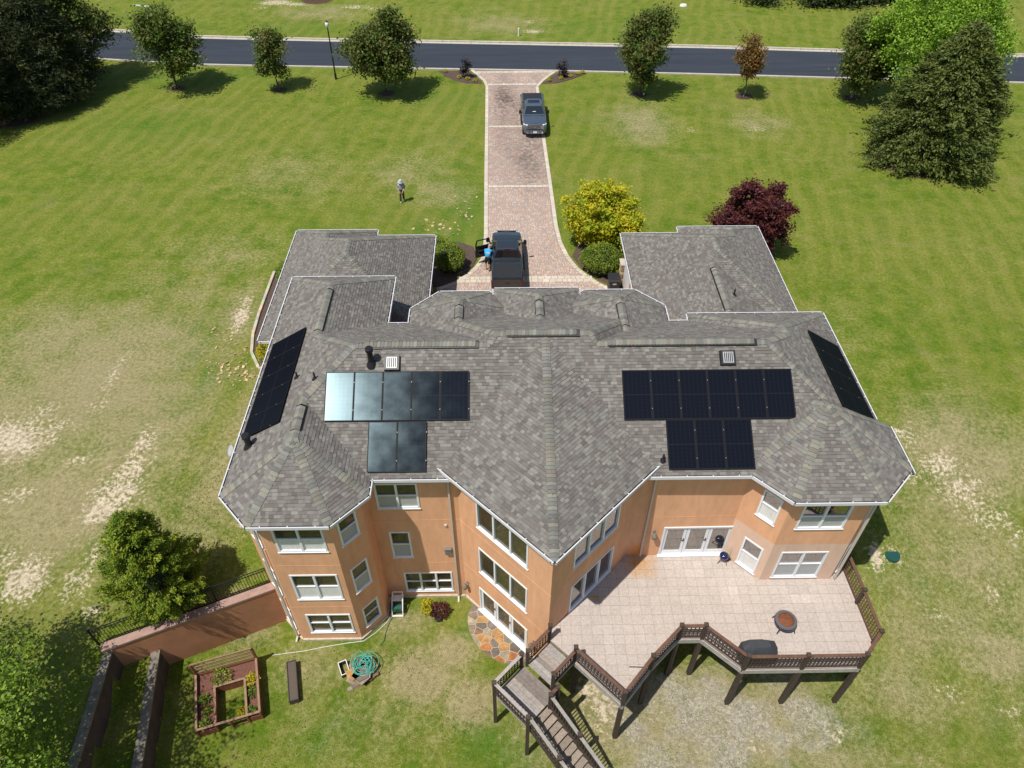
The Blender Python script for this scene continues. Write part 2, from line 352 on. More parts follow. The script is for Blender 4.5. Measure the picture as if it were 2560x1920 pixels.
# ------------------------------------------------------------------ the ground
def make_ground_mat():
    m = bpy.data.materials.new('ground'); m.use_nodes = True; nt = m.node_tree; nt.nodes.clear()
    out = nd(nt, 'ShaderNodeOutputMaterial'); p = nd(nt, 'ShaderNodeBsdfPrincipled'); nt.links.new(p.outputs[0], out.inputs[0])
    p.inputs['Roughness'].default_value = .95; p.inputs['Specular IOR Level'].default_value = .15
    tc = nd(nt, 'ShaderNodeTexCoord'); V = tc.outputs['Object']
    def noise(s, d=4, r=.6, vec=None, dist=0.0):
        n = nd(nt, 'ShaderNodeTexNoise'); n.inputs['Scale'].default_value = s; n.inputs['Detail'].default_value = d
        n.inputs['Roughness'].default_value = r; n.inputs['Distortion'].default_value = dist; nt.links.new(vec or V, n.inputs['Vector']); return n.outputs[0]
    def rng(x, a, b, c=0., d=1.):
        r = nd(nt, 'ShaderNodeMapRange'); r.interpolation_type = 'SMOOTHSTEP'
        for i, v in enumerate((a, b, c, d)): r.inputs[i + 1].default_value = v
        nt.links.new(x, r.inputs[0]); return r.outputs[0]
    def mth(op, a, b=None, c=None):
        n = nd(nt, 'ShaderNodeMath', operation=op)
        for i, v in enumerate((a, b, c)):
            if v is None: continue
            if isinstance(v, (int, float)): n.inputs[i].default_value = v
            else: nt.links.new(v, n.inputs[i])
        return n.outputs[0]
    def mix(f, a, b, bt='MIX'):
        n = nd(nt, 'ShaderNodeMix', data_type='RGBA', blend_type=bt)
        for i, v in ((0, f), (6, a), (7, b)):
            if isinstance(v, tuple): n.inputs[i].default_value = (*v, 1)
            elif isinstance(v, (int, float)): n.inputs[i].default_value = v
            else: nt.links.new(v, n.inputs[i])
        return n.outputs[2]
    def attr(nm):
        a = nd(nt, 'ShaderNodeAttribute', attribute_name=nm); return a.outputs['Fac']
    stre = nd(nt, 'ShaderNodeMapping'); stre.inputs['Scale'].default_value = (.55, 1.1, 1); stre.inputs['Rotation'].default_value = (0, 0, .5)
    nt.links.new(V, stre.inputs[0])
    n_big = noise(.11, 4); n_mid = noise(.55, 5, .65); n_str = noise(.9, 4, .6, stre.outputs[0]); n_fine = noise(5.5, 5, .7); n_blade = noise(26, 3, .75)
    g = mix(rng(n_mid, .33, .68), (.088, .156, .009), (.176, .212, .024))
    g = mix(rng(n_big, .36, .66, 0, .7), g, (.160, .192, .024))
    g = mix(rng(n_str, .48, .72, 0, .5), g, (.225, .225, .052))
    n_clump = noise(1.9, 4, .7)
    g = mix(rng(n_clump, .5, .72, 0, .55), g, (.235, .218, .070))
    g = mix(rng(n_clump, .46, .28, 0, .5), g, (.060, .122, .008))
    g = mix(mth('MULTIPLY', attr('lush'), rng(n_fine, .25, .6)), g, (.075, .165, .018))
    wv = nd(nt, 'ShaderNodeTexWave'); wv.bands_direction = 'DIAGONAL'; wv.inputs['Scale'].default_value = .30; wv.inputs['Distortion'].default_value = 9.0; wv.inputs['Detail'].default_value = 3; wv.inputs['Detail Scale'].default_value = .35
    mpw = nd(nt, 'ShaderNodeMapping'); mpw.inputs['Rotation'].default_value = (0, 0, 1.0); nt.links.new(V, mpw.inputs[0]); nt.links.new(mpw.outputs[0], wv.inputs['Vector'])
    g = mix(mth('MULTIPLY', rng(wv.outputs['Fac'], .35, .9), rng(n_big, .36, .6, .08, .42)), g, (.235, .238, .050))
    n_pat = noise(.23, 5, .68, None, 1.2)
    g = mix(rng(n_pat, .50, .72, 0, .45), g, (.250, .232, .078))
    # thin, dry grass
    d0 = mth('ADD', mth('MULTIPLY', attr('dry'), 1.0), mth('MULTIPLY', mth('SUBTRACT', n_mid, .5), .9))
    d0 = mth('ADD', d0, mth('MULTIPLY', mth('SUBTRACT', n_fine, .5), 1.1))
    g = mix(rng(d0, .10, .80, 0, .92), g, (.325, .280, .150))
    # bare sandy soil
    b0 = mth('ADD', mth('MULTIPLY', attr('bare'), .86), mth('MULTIPLY', mth('SUBTRACT', n_fine, .5), 2.2))
    b0 = mth('ADD', b0, mth('MULTIPLY', mth('SUBTRACT', n_mid, .5), .9))
    g = mix(rng(b0, .38, .85, 0, .92), g, mix(rng(n_fine, .3, .7), (.46, .375, .25), (.62, .53, .40)))
    # gravel among the weeds
    n_grv = noise(9, 4, .9)
    v = nd(nt, 'ShaderNodeTexVoronoi'); v.inputs['Scale'].default_value = 13; nt.links.new(V, v.inputs['Vector'])
    gv = mth('ADD', attr('gravel'), mth('MULTIPLY', mth('SUBTRACT', n_grv, .5), 1.8))
    gv = mth('ADD', gv, mth('MULTIPLY', mth('SUBTRACT', noise(.75, 4, .6), .5), 2.6))
    gc = mix(rng(n_grv, .35, .65), (.33, .29, .215), (.52, .485, .41))
    gsep = nd(nt, 'ShaderNodeSeparateColor'); nt.links.new(v.outputs['Color'], gsep.inputs[0])
    gc = mix(rng(gsep.outputs[0], .2, .9, 0, .5), gc, (.18, .155, .12))
    g = mix(mth('MULTIPLY', rng(gv, .15, .95, 0, .85), rng(attr('gravel'), .10, .55)), g, gc)
    # leaf litter and mulch
    mv = mth('ADD', attr('mulch'), mth('MULTIPLY', mth('SUBTRACT', n_fine, .5), .9))
    g = mix(rng(mv, .45, .65), g, mix(rng(n_blade, .3, .7), (.055, .038, .030), (.135, .085, .060)))
    # blade-scale break-up
    fine = mth('ADD', rng(n_blade, .25, .75, .62, 1.38), rng(n_fine, .25, .75, -.22, .22))
    g = mix(1.0, g, fine, 'MULTIPLY')
    nt.links.new(g, p.inputs['Base Color'])
    b = nd(nt, 'ShaderNodeBump'); b.inputs['Strength'].default_value = .9; b.inputs['Distance'].default_value = .05
    nt.links.new(mth('ADD', n_blade, mth('MULTIPLY', n_fine, 1.2)), b.inputs['Height']); nt.links.new(b.outputs[0], p.inputs['Normal'])
    return m
MATS['ground'] = make_ground_mat()
BARE = [(9.5, 10.9, 1.2, .6, .6), (6.2, 12.2, .8, .5, .55), (-25.1, 25.2, 2.2, 1.6, 1), (-18.2, 24.8, .7, 1.2, .8), (-18.3, 23.0, 1.0, 1.3, .9), (-18.4, 21.9, 1.3, 1.2, .95), (-18.7, 21.0, 1.2, .9, .9),
        (-15.8, 34.7, .6, 1.7, .95), (-15.8, 36.2, .5, .8, .8), (-21.4, 31.3, .5, 1.1, .62), (-21.6, 29.3, .5, 1.2, .6), (-21.4, 27.5, .7, 1.2, .6), (-24.4, 27.3, 1.2, .8, .6),
        (-23.2, 26.0, .8, .7, .65), (-22.9, 25.1, .6, .6, .7), (-21.1, 23.8, .8, .5, .7), (-23.2, 21.8, 1.0, .5, .65), (-21.0, 17.2, 1.2, 1.2, 1), (-22.3, 18.4, .9, .7, .8),
        (-18.7, 17.2, .7, 1.1, .75), (-18.4, 18.5, .7, .9, .7), (-17.4, 15.8, .6, .4, .7), (21.6, 23.1, 1.5, 1.0, .75), (22.2, 22.0, 1.6, 1.1, .7), (23.2, 20.6, 1.4, .9, .65),
        (20.0, 22.6, .9, .5, .7), (20.6, 24.9, 1.0, .9, .55), (17.15, 18.75, .42, .68, 1.2), (19.2, 16.2, .8, .6, .5), (24.3, 19.8, 1.2, .7, .6), (22.0, 17.1, .9, .8, .5),
        (11.4, 58.4, .8, .5, .5), (12.5, 62.0, .7, 1.0, .5), (16.0, 59.3, .5, .5, .6), (21.7, 59.2, 1.2, .7, .58), (-16.5, 91.0, 2.4, .9, .8), (-13.9, 90.4, 2.2, .8, .7),
        (3.4, 82.8, 1.5, .6, .95), (3.0, 85.8, .9, .7, .55), (-26.1, 92.8, 2.5, 1.2, 1), (-23.5, 92.2, 2.0, .8, .8), (-27.1, 90.8, 1.5, .7, .6), (4.0, 12.6, .9, 1.0, .9), (13.3, 11.4, .7, .5, .8),
        (3.4, 13.4, .7, .7, .9), (-41.7, 88.4, 1.6, .6, .7), (17.95, 18.75, .5, .45, .85), (16.2, 33.0, .9, .5, .5), (-12, 20, .5, .8, .45), (24, 14, 1.2, .7, .45), (18.5, 13, 1.0, .6, .4), (21, 12, 1, .6, .42)]
DRY = [(8, 11.8, 6.5, 2.4, 1.0), (7, 9, 6, 2, .8), (22, 16, 5, 5, .5), (-5.5, 12.2, 5, 2.2, .35), (-14, 22, 2.5, 6, .55), (-26, 24, 8, 11, .68), (-19, 25, 5, 8, .62), (-20, 37, 6, 4, .35), (3, 10.5, 3, 2, .5), (21, 19, 5, 8, .5), (24, 12, 4, 4, .5), (-6, 14.5, 3, 1.2, .4), (12, 10.6, 5, 1.6, .55), (-3.7, 14.0, 1.6, 1.4, .9), (-2.6, 14.9, 1.4, 1.0, .8), (-1.5, 12.8, 1.3, 1.2, .9), (-4.8, 16.4, 1.5, 1.0, .6), (-22.1, 29.4, 6, 7, .75), (-25.8, 32.8, 5, 4, .6), (-20.0, 33, 4, 3, .6),
       (-21.1, 21.0, 5, 4.5, .75), (-16.6, 19.3, 2.2, 2.4, .6), (-13.2, 26, 1.2, 4.5, .6), (23.1, 23.6, 4, 4, .7), (22.0, 18.5, 3.5, 2.6, .6), (18.3, 15.4, 2.2, 1.6, .6), (16.7, 13.0, 2, 2, .6),
       (21.5, 14.6, 3, 2.2, .6), (11.9, 60.6, 3, 4.5, .6), (22.0, 60.3, 3, 2.5, .5), (-4.7, 49.3, 2.6, 3, .45), (-7.2, 52.5, 3.5, 4, .4), (-.1, 85.2, 6, 4, .45), (-20.5, 89.4, 6, 3, .5),
       (-18.5, 41.2, 5, 4, .35), (-16.5, 52, 6, 5, .32), (-8.5, 14.2, 2.2, 1.5, .45), (9, 11.2, 7, 2.6, .5), (20, 33, 3, 6, .2), (-16, 35, 2, 4, .55), (3.6, 13, 1.6, 1.2, .7), (26, 18, 3, 6, .4), (0, 16.2, 1.6, .6, .5), (-11.6, 16, 1.6, 1.0, .5)]
LUSH = [(.4, 10.8, 1.1, .9, 1), (-.9, 11.4, .9, .8, .9), (-6.9, 12.0, .6, .5, .9), (-7.7, 11.1, .7, .5, .8), (-1.9, 15.9, .4, .6, .8), (18.9, 17.7, 1.5, .7, .7), (16.5, 18.6, 1.0, 1.6, .7), (19.7, 15.8, .8, .8, .5),
        (20.2, 11.8, 1.2, .8, .6), (-17.8, 31.7, .9, 2.0, .9), (-16.3, 29.3, 1.6, 1.3, .9), (-17.6, 27.3, 1.8, 1.0, .8), (-2.6, 46.5, 1.2, 3.5, .9), (-4.4, 43.2, 2.8, 2, .9), (5.3, 45.5, 1.0, 3, .8),
        (8.4, 61.3, 3, 2, .3), (-30.3, 60.3, 6, 3, .5), (-12.2, 23, .8, 1.6, .8), (-18.6, 25.6, 1, .7, .7), (-5, 66, 4, 2, .5), (16.4, 22.5, 1.2, 3, .6), (-30, 71, 8, 1.5, .6), (10, 83, 7, 3, .4), (-22, 84, 6, 2, .5)]
GRAVEL = [(8.5, 11.6, 4.2, 1.6, .72), (7.2, 12.8, 3.0, 1.0, .7), (11.8, 11.6, 2.8, 1.1, .72), (5.2, 11.2, 1.8, 1.6, .62), (6.5, 9.6, 4, 1.2, .6), (11, 14, 3, 1.2, .5), (6.3, 13.7, 1.6, .8, .55), (8.1, 13.3, 1.8, .7, .6), (9.6, 12.3, 2.0, .9, .75), (12.1, 12.2, 1.8, .7, .8), (6.9, 11.0, 2.6, 1.3, .66), (4.8, 11.6, 1.2, 1.2, .5), (9.2, 10.4, 3, 1.2, .58), (13.4, 11.7, 1.4, .7, .6), (4.5, 10.2, 2, .9, .5), (-.3, 13.6, .5, .5, .4)]
MULCH = [(-43.2, 62.5, 4.2, 2.6, 1), (-38.5, 66, 2, 1.5, .6), (32.3, 54.0, 3.6, 3.6, 1), (-29.99, 68.39, 1.0, .8, 1), (-20.5, 68.07, .9, .7, 1), (-10.55, 67.03, 1.0, .8, 1), (12.56, 66.53, 1.0, .8, 1), (21.99, 66.04, .95, .75, 1.1),
         (31.57, 65.38, 1.0, .8, 1), (-39.55, 69.8, 1.2, .9, 1), (-21.5, 93.6, 2.0, 1.6, 1.2), (9.2, 41, 2.2, 2.5, .9), (16.6, 40.5, 2, 2, .5), (.8, 15.9, .6, .4, .2), (-3.2, 16.9, .9, .5, .5)]
def blob(L, X, Y):
    o = np.zeros_like(X)
    for x, y, rx, ry, s in L: o = np.maximum(o, s * np.exp(-((X - x) / rx) ** 2 * .9 - ((Y - y) / ry) ** 2 * .9))
    return o
def axis(parts):
    out = []
    for a, b, s in parts: out += list(np.arange(a, b, s))
    return np.array(out + [parts[-1][1]])
gx = axis([(-400, -80, 40), (-80, -46, 2), (-46, -27, .7), (-27, 25, .2), (25, 46, .7), (46, 80, 2), (80, 400, 40)])
gy = axis([(-200, 4, 34), (4, 28, .2), (28, 96, .6), (96, 120, 3), (120, 600, 60)])
GX, GY = np.meshgrid(gx, gy); GZ = tz(GX, GY)
GZ = GZ + .05 * np.sin(GX * .31 + 1.3) * np.sin(GY * .27) * ((GY > 28) & (GX < -6) | (GX > 19)) * np.clip((GY - 28) / 10, 0, 1)
nvx = len(gx); idx = np.arange(GX.size).reshape(GX.shape)
F4 = np.stack([idx[:-1, :-1], idx[:-1, 1:], idx[1:, 1:], idx[1:, :-1]], -1).reshape(-1, 4)
me = np_mesh('ground', np.stack([GX, GY, GZ], -1).reshape(-1, 3), F4)
for nm, L in (('bare', BARE), ('dry', DRY), ('lush', LUSH), ('gravel', GRAVEL), ('mulch', MULCH)):
    a = me.attributes.new(nm, 'FLOAT', 'POINT'); a.data.foreach_set('value', blob(L, GX, GY).ravel().astype(np.float32))
ground = bpy.data.objects.new('ground', me); finish(ground, 'ground', kind='structure', smooth=True)
# ------------------------------------------------------------------ road and kerbs
near_e = [(-75, 92), (-56, 80.2), (-46, 77.0), (-38.26, 75.39), (-29.87, 74.14), (-24.2, 73.74), (-14.76, 73.2), (-6.04, 72.67), (5.45, 72.03), (18.99, 71.05), (31.6, 69.97), (48.95, 68.59), (75, 66.4), (120, 62.5)]
far_e = [(-71, 99), (-55, 89.0), (-48, 85.4), (-41.65, 83.15), (-31.89, 81.09), (-25.81, 80.54), (-15.71, 79.84), (-9.12, 79.47), (5.83, 78.49), (20.28, 77.61), (33.69, 76.32), (52.13, 74.76), (78, 72.6), (123, 68.8)]
mb = MB()
for i in range(len(near_e) - 1):
    for j in range(4):
        a = lambda k, t: tuple(Vector(near_e[k]).lerp(Vector(far_e[k]), t))
        q = [a(i, j / 4), a(i + 1, j / 4), a(i + 1, (j + 1) / 4), a(i, (j + 1) / 4)]
        mb.face([(x, y, .075) for x, y in q])
mb.build('road', 'asphalt', kind='structure')
def strip(mbx, P, off0, off1, z0, z1):
    n = len(P)
    nr = []
    for i in range(n):
        d = (Vector(P[min(i + 1, n - 1)]) - Vector(P[max(i - 1, 0)])).normalized(); nr.append(Vector((-d.y, d.x)))
    for i in range(n - 1):
        a0 = Vector(P[i]) + nr[i] * off0; a1 = Vector(P[i + 1]) + nr[i + 1] * off0; b0 = Vector(P[i]) + nr[i] * off1; b1 = Vector(P[i + 1]) + nr[i + 1] * off1
        mbx.hexa([(*a0, z0), (*a1, z0), (*b1, z0), (*b0, z0), (*a0, z1), (*a1, z1), (*b1, z1), (*b0, z1)])
def densify(P, step):
    out = [P[0]]
    for a, b in zip(P[:-1], P[1:]):
        L = (Vector(b) - Vector(a)).length; n = max(1, round(L / step))
        for k in range(1, n + 1): out.append(tuple(Vector(a).lerp(Vector(b), k / n)))
    return out
kb = MB(); strip(kb, near_e, -.22, .02, -.1, .115); kb.build('kerb', 'concrete', kind='structure')
# far side: gutter pan and kerb in poured lengths with open joints
fe = densify(far_e, 3.0); kb = MB()
for i in range(len(fe) - 1):
    a, b = Vector(fe[i]), Vector(fe[i + 1]); d = (b - a).normalized() * .012
    strip(kb, [tuple(a + d), tuple(b - d)], -.02, .38, -.1, .085); strip(kb, [tuple(a + d), tuple(b - d)], .38, .62, -.1, .20)
kb.build('kerb', 'concrete', kind='structure')
# ------------------------------------------------------------------ driveway
DL = [(-3.02, 72.3), (-2.38, 71.03), (-1.75, 69.7), (-1.5, 68.4), (-1.44, 60), (-1.40, 52), (-1.32, 43.5), (-1.36, 41.9), (-1.5, 40.6), (-1.85, 39.75), (-2.35, 38.95), (-3.1, 38.1), (-4.1, 37.5)]
DR = [(5.44, 72.0), (4.6, 70.74), (3.95, 69.6), (3.42, 68.3), (3.52, 60), (3.72, 50), (3.82, 44.5), (3.98, 42.5), (4.35, 40.8), (4.85, 39.5), (5.4, 38.7), (6.1, 37.8), (6.9, 37.2)]
dpoly = DL + [(-4.2, 37.0), (-4.2, 29), (7.4, 29), (7.4, 37.0)] + DR[::-1]
DZ = .05
mb = MB(); mb.prism([(x, y) for x, y in dpoly][::-1], -.1, DZ - .012)
drive = mb.build('driveway', 'grout', kind='structure')
BW = .30
def edge_x(P, y):
    for a, b in zip(P[:-1], P[1:]):
        if min(a[1], b[1]) <= y <= max(a[1], b[1]): return a[0] + (b[0] - a[0]) * (y - a[1]) / (b[1] - a[1] + 1e-9)
    return P[-1][0] if y < P[-1][1] else P[0][0]
pv = []      # (poly, colour)
PALP = [(.50, .375, .31), (.47, .325, .265), (.53, .41, .335), (.45, .35, .305), (.42, .345, .31), (.51, .355, .285), (.41, .335, .305), (.54, .435, .355)]
bands = [(71.75, .35), (68.85, .34), (60.05, .30), (50.0, .32), (38.3, .62)]
def in_band(y): return any(abs(y - b) < w_ / 2 for b, w_ in bands)
y = 72.05; row = 0
while y > 33.5:
    h = .165; yc = y - h / 2
    if not in_band(yc):
        xl = edge_x(DL, yc) + BW if yc > 37.6 else -4.2; xr = edge_x(DR, yc) - BW if yc > 37.4 else 7.2
        x = xl + random.uniform(-.1, .0)
        while x < xr:
            wd = random.choice((.14, .20, .20, .27)); a, b = max(x, xl), min(x + wd, xr)
            if b - a > .04:
                c = list(random.choice(PALP)); k = random.uniform(.92, 1.06)
                # tyre-darkened and mossy stretches
                dk = .48 * math.exp(-((b - 2.3) / 1.3) ** 2 - ((yc - 54) / 5.0) ** 2) + .5 * math.exp(-((b - .2) / .9) ** 2 - ((yc - 66.2) / 3.2) ** 2) + .30 * math.exp(-((b - 2.0) / 1.8) ** 2 - ((yc - 63) / 4) ** 2) + .16 * math.exp(-((b - .0) / .9) ** 2 - ((yc - 57) / 6) ** 2) + .20 * min(1, max(0, (yc - 49) / 8)) * (.6 + .4 * math.sin(b * 2.1 + yc * .9) * math.sin(yc * .37))
                k *= 1 - dk * random.uniform(.45, 1.25)
                pv.append(((a + .006, b - .006, y - h + .006, y - .006), tuple(max(.05, q * k) for q in c)))
            x += wd
    y -= h; row += 1
pv.sort(key=lambda q: (q[0][2] if q[0][2] > 37.4 else 99))
def paver_into(mbx, r, c):
    x0, x1, y0, y1 = r; z = DZ + random.uniform(-.003, .004); t = random.uniform(-.003, .003); e = .012
    mbx.hexa([(x0, y0, DZ - .02), (x1, y0, DZ - .02), (x1, y1, DZ - .02), (x0, y1, DZ - .02), (x0 + e, y0 + e, z + t), (x1 - e, y0 + e, z - t), (x1 - e, y1 - e, z - t), (x0 + e, y1 - e, z + t)], c)
for r, c in pv[:300]:
    q = MB(); paver_into(q, r, c); q.build('paver', 'paver', drive)
q = MB()
for r, c in pv[300:]: paver_into(q, r, c)
q.build('pavers', 'paver', drive, kind='stuff')
# pale border stones and cross bands
PALB = [(.58, .51, .42), (.56, .49, .40), (.60, .53, .44), (.55, .48, .395)]
bs = []
def border(P, sgn):
    D = densify(P, .3)
    for a, b in zip(D[:-1], D[1:]):
        a, b = Vector(a), Vector(b); d = (b - a); L = d.length; d.normalize(); n = Vector((-d.y, d.x)) * sgn
        g_ = .008
        q = [a + d * g_, b - d * g_, b - d * g_ + n * (BW - .02), a + d * g_ + n * (BW - .02)]
        if sgn < 0: q = q[::-1]
        bs.append(([tuple(p) for p in q], random.choice(PALB)))
border(DL, 1); border(DR, -1)
for yb, w_ in bands:
    rows = 2 if w_ > .5 else 1
    for k in range(rows):
        y1 = yb + w_ / 2 - k * w_ / rows; y0 = y1 - w_ / rows
        xl = edge_x(DL, yb) + BW; xr = edge_x(DR, yb) - BW
        if w_ > .5: xl, xr = -3.05 + .2, 5.75 - .1
        x = xl
        while x < xr - .05:
            wd = random.choice((.30, .42, .5)) if rows == 1 else random.choice((.3, .42))
            b = min(x + wd, xr); bs.append(([(x + .008, y0 + .008), (b - .008, y0 + .008), (b - .008, y1 - .008), (x + .008, y1 - .008)], random.choice(PALB))); x = b
bs.sort(key=lambda q: q[0][0][1])
def stone_into(mbx, P, c):
    z = DZ + .006 + random.uniform(0, .004); cx = sum(p[0] for p in P) / 4; cy = sum(p[1] for p in P) / 4
    T = [(cx + (x - cx) * .95, cy + (yy - cy) * .95) for x, yy in P]
    mbx.prism(P, DZ - .02, z, c, top=T)
far_b = MB()
for k, (P, c) in enumerate(bs):
    kk = random.uniform(.9, 1.05); cc = tuple(v * kk for v in c)
    if k < 300: q = MB(); stone_into(q, P, cc); q.build('border_stone', 'paver', drive)
    else: stone_into(far_b, P, cc)
far_b.build('border_stones', 'paver', drive, kind='stuff')
# mulch beds at the mouth of the drive, bedded shrubs' soil by the garages
def bed(name, P, z=.05, m='mulch'):
    b = MB(); T = [tuple(Vector(p).lerp(Vector((sum(q[0] for q in P) / len(P), sum(q[1] for q in P) / len(P))), .12)) for p in P]
    if area(P) < 0: P = P[::-1]; T = T[::-1]
    b.prism(P, -.1, z, top=T); return b.build(name, m, kind='structure')
bed('mulch_bed', [(-6.3, 72.35), (-5.5, 70.9), (-4.5, 69.75), (-3.25, 69.05), (-1.72, 68.92), (-1.85, 69.8), (-2.45, 71.0), (-3.1, 72.2)], .07)
bed('mulch_bed', [(3.55, 68.88), (5.12, 69.0), (6.71, 69.94), (8.4, 71.5), (5.5, 71.85), (4.7, 70.7), (4.05, 69.6)], .07)
bed('mulch_bed', [(-1.6, 40.7), (-1.9, 42.2), (-3.0, 42.9), (-4.9, 42.6), (-4.9, 37.3), (-4.1, 37.45), (-3.15, 38.05), (-2.4, 38.9), (-1.9, 39.7)], .06)
bed('mulch_bed', [(4.4, 40.9), (4.9, 39.55), (5.5, 38.7), (6.2, 37.8), (6.9, 37.3), (8.0, 37.3), (8.0, 43.2), (6.5, 43.6), (5.0, 42.6)], .06)
bed('mulch_bed', [(-12.3, 39), (-14.7, 39.2), (-14.7, 35), (-14.6, 33.2), (-14.3, 31.6), (-13.6, 30.3), (-12.3, 30.0)], .055)
# edging stones round the left garage bed
eb = MB(); E = densify([(-14.75, 39.3), (-14.75, 35), (-14.65, 33.1), (-14.35, 31.5), (-13.65, 30.2), (-12.4, 29.9)], .32)
ring = thing('bed_edging', 'curved row of pale edging stones round the bed left of the lower garage roof', 'edging', (-14.6, 34.5, 0))
for a, b in zip(E[:-1], E[1:]):
    q = MB(); q.beam((a[0], a[1], .05), (b[0], b[1], .05), .16, .14, col=tuple(v * random.uniform(.7, 1.05) for v in PALB[1])); q.build('stone', 'paver', ring)
# ------------------------------------------------------------------ the house: roof planes
m_ = .6; ZE = 6.2; ZL = 3.2
def eave(p0, p1, z, s):
    d = Vector(p1) - Vector(p0); d.normalize(); n = Vector((-d.y, d.x))
    return dict(a=s * n.x, b=s * n.y, c=z - s * (n.x * p0[0] + n.y * p0[1]), n=n, d=d, p=Vector(p0), s=s, z=z)
def hip(P, z, s=m_, apex=None):
    """one plane per edge of a ccw polygon; with an apex, oblique edges get the slope that meets it"""
    L = []
    for i in range(len(P)):
        e = eave(P[i], P[(i + 1) % len(P)], z, s)
        if apex is not None and abs(e['n'].x) > .2 and abs(e['n'].y) > .2:
            dist = e['n'].dot(Vector(apex[:2]) - e['p']); e = eave(P[i], P[(i + 1) % len(P)], z, (apex[2] - z) / dist)
        L.append(e)
    return L
def rect(x0, x1, y0, y1): return [(x0, y0), (x1, y0), (x1, y1), (x0, y1)]
XL, XR = -10.45, 14.95
A = hip(rect(XL, XR, 17.38, 26.48), ZE)
A2 = [eave((0, 17.38), (1, 17.38), ZE, m_), eave((1, 27.24), (0, 27.24), ZE, m_),
      eave((-3.543, 1), (-3.543, 0), ZE, .93), eave((6.613, 0), (6.613, 1), ZE, .93)]
B = hip(rect(XL, -5.42, 17.38, 30.15), ZE)
TL = hip([(XL, 16.66), (-9.2, 15.31), (-6.26, 15.31), (-5.04, 16.61), (-5.04, 26.48), (XL, 26.48)], ZE, apex=(-7.745, 18.0, ZE + m_ * 2.70))
TR = hip([(9.09, 17.6), (10.53, 16.1), (13.89, 16.1), (15.37, 17.55), (15.37, 19.76), (12.77, 22.36), (9.09, 22.36)], ZE, apex=(12.22, 19.23, ZE + m_ * 3.13))
PT = (1.63, 13.62); ZP = 6.38; mp = (9.08 - ZP) / ((22.2 - PT[1]) * .70711)
D = [eave((PT[0] - 1, PT[1] + 1), PT, ZP, mp), eave(PT, (PT[0] + 1, PT[1] + 1), ZP, mp), dict(A2[1]), dict(A2[2]), dict(A2[3])]
BL = hip([(-4.38, 17.38), (.42, 17.38), (.42, 27.63), (-.73, 28.86), (-3.1, 28.86), (-4.38, 27.57)], ZE, apex=(-1.98, 26.46, ZE + m_ * 2.4))
BR = hip([(2.81, 17.38), (7.61, 17.38), (7.61, 27.66), (6.34, 28.9), (3.95, 28.9), (2.81, 27.66)], ZE, apex=(5.21, 26.5, ZE + m_ * 2.4))
G = hip(rect(-.46, 3.65, 17.38, 29.08), ZE)
I = hip(rect(8.61, XR, 17.38, 27.0), ZE)
J = hip(rect(-12.6, -4.14, 28.85, 38.5), ZL); J3 = hip(rect(-12.6, -7.7, 28.85, 39.15), ZL)
K = hip(rect(7.2, 15.67, 28.9, 38.55), ZL); K3 = hip(rect(10.75, 15.67, 28.9, 39.25), ZL)
K2 = hip(rect(7.2, 14.8, 24.0, 36.0), ZL)
UPPER = [A, A2, B, TL, TR, D, BL, BR, G, I]
LOWER = [J, J3, K, K3, K2]
BIG = rect(-40, 40, 0, 60)
def regions(pieces, floor):
    """visible polygons of every roof plane: min inside a piece, max between pieces"""
    out = []; hips = []
    for pi, P in enumerate(pieces):
        for i, e in enumerate(P):
            poly = clip(BIG, e['a'], e['b'], e['c'] - e['z'])
            for j, f in enumerate(P):
                if j != i and len(poly) > 2: poly = clip(poly, f['a'] - e['a'], f['b'] - e['b'], f['c'] - e['c'])
            if len(poly) < 3 or abs(area(poly)) < 1e-3: continue
            polys = [poly]
            for qi, Q in enumerate(pieces):
                if qi == pi: continue
                hs = []; skip = False
                for f in Q:
                    h = (f['a'] - e['a'], f['b'] - e['b'], f['c'] - e['c'])
                    if abs(h[0]) < 1e-6 and abs(h[1]) < 1e-6:
                        if h[2] < -1e-4 or (abs(h[2]) <= 1e-4 and qi > pi): skip = True; break
                        continue
                    hs.append(h)
                if skip: continue
                if len(set(f['z'] for f in Q)) > 1: hs += [(f['a'], f['b'], f['c'] - f['z']) for f in Q]
                if not hs: polys = []; break
                polys = subtract(polys, hs)
            for p in polys:
                if abs(area(p)) > 2e-3: out.append((e, p, (pi, i)))
            for j, f in enumerate(P):                                   # ridge and hip lines of this piece
                if j <= i: continue
                g_ = (f['a'] - e['a'], f['b'] - e['b'], f['c'] - e['c'])
                on = [q for q in poly if abs(g_[0] * q[0] + g_[1] * q[1] + g_[2]) < 1e-4]
                if len(on) >= 2:
                    p0, p1 = max(((a, b) for a in on for b in on), key=lambda t: (Vector(t[0]) - Vector(t[1])).length)
                    if (Vector(p0) - Vector(p1)).length > .15: hips.append((p0, p1, e, f, pi))
    return out, hips
def S_of(pieces):
    arr = [[(e['a'], e['b'], e['c']) for e in P] for P in pieces]
    return lambda x, y: max(min(a * x + b * y + c for a, b, c in P) for P in arr)
PAL = [((.235, .222, .198), 5), ((.192, .178, .162), 6), ((.158, .142, .131), 5), ((.280, .270, .236), 2.6), ((.172, .147, .135), 4), ((.215, .212, .190), 3), ((.290, .280, .245), .8), ((.128, .120, .114), 1.4)]
PALC = [p for p, k in PAL]; PALW = [k for p, k in PAL]
def tone(): 
    c = random.choices(PALC, PALW)[0]; k = random.uniform(.82, .93); return tuple((v * .78 + a * .22) * k for v, a in zip(c, (.205, .187, .166)))
CAMP = Vector((0, 0, 28))
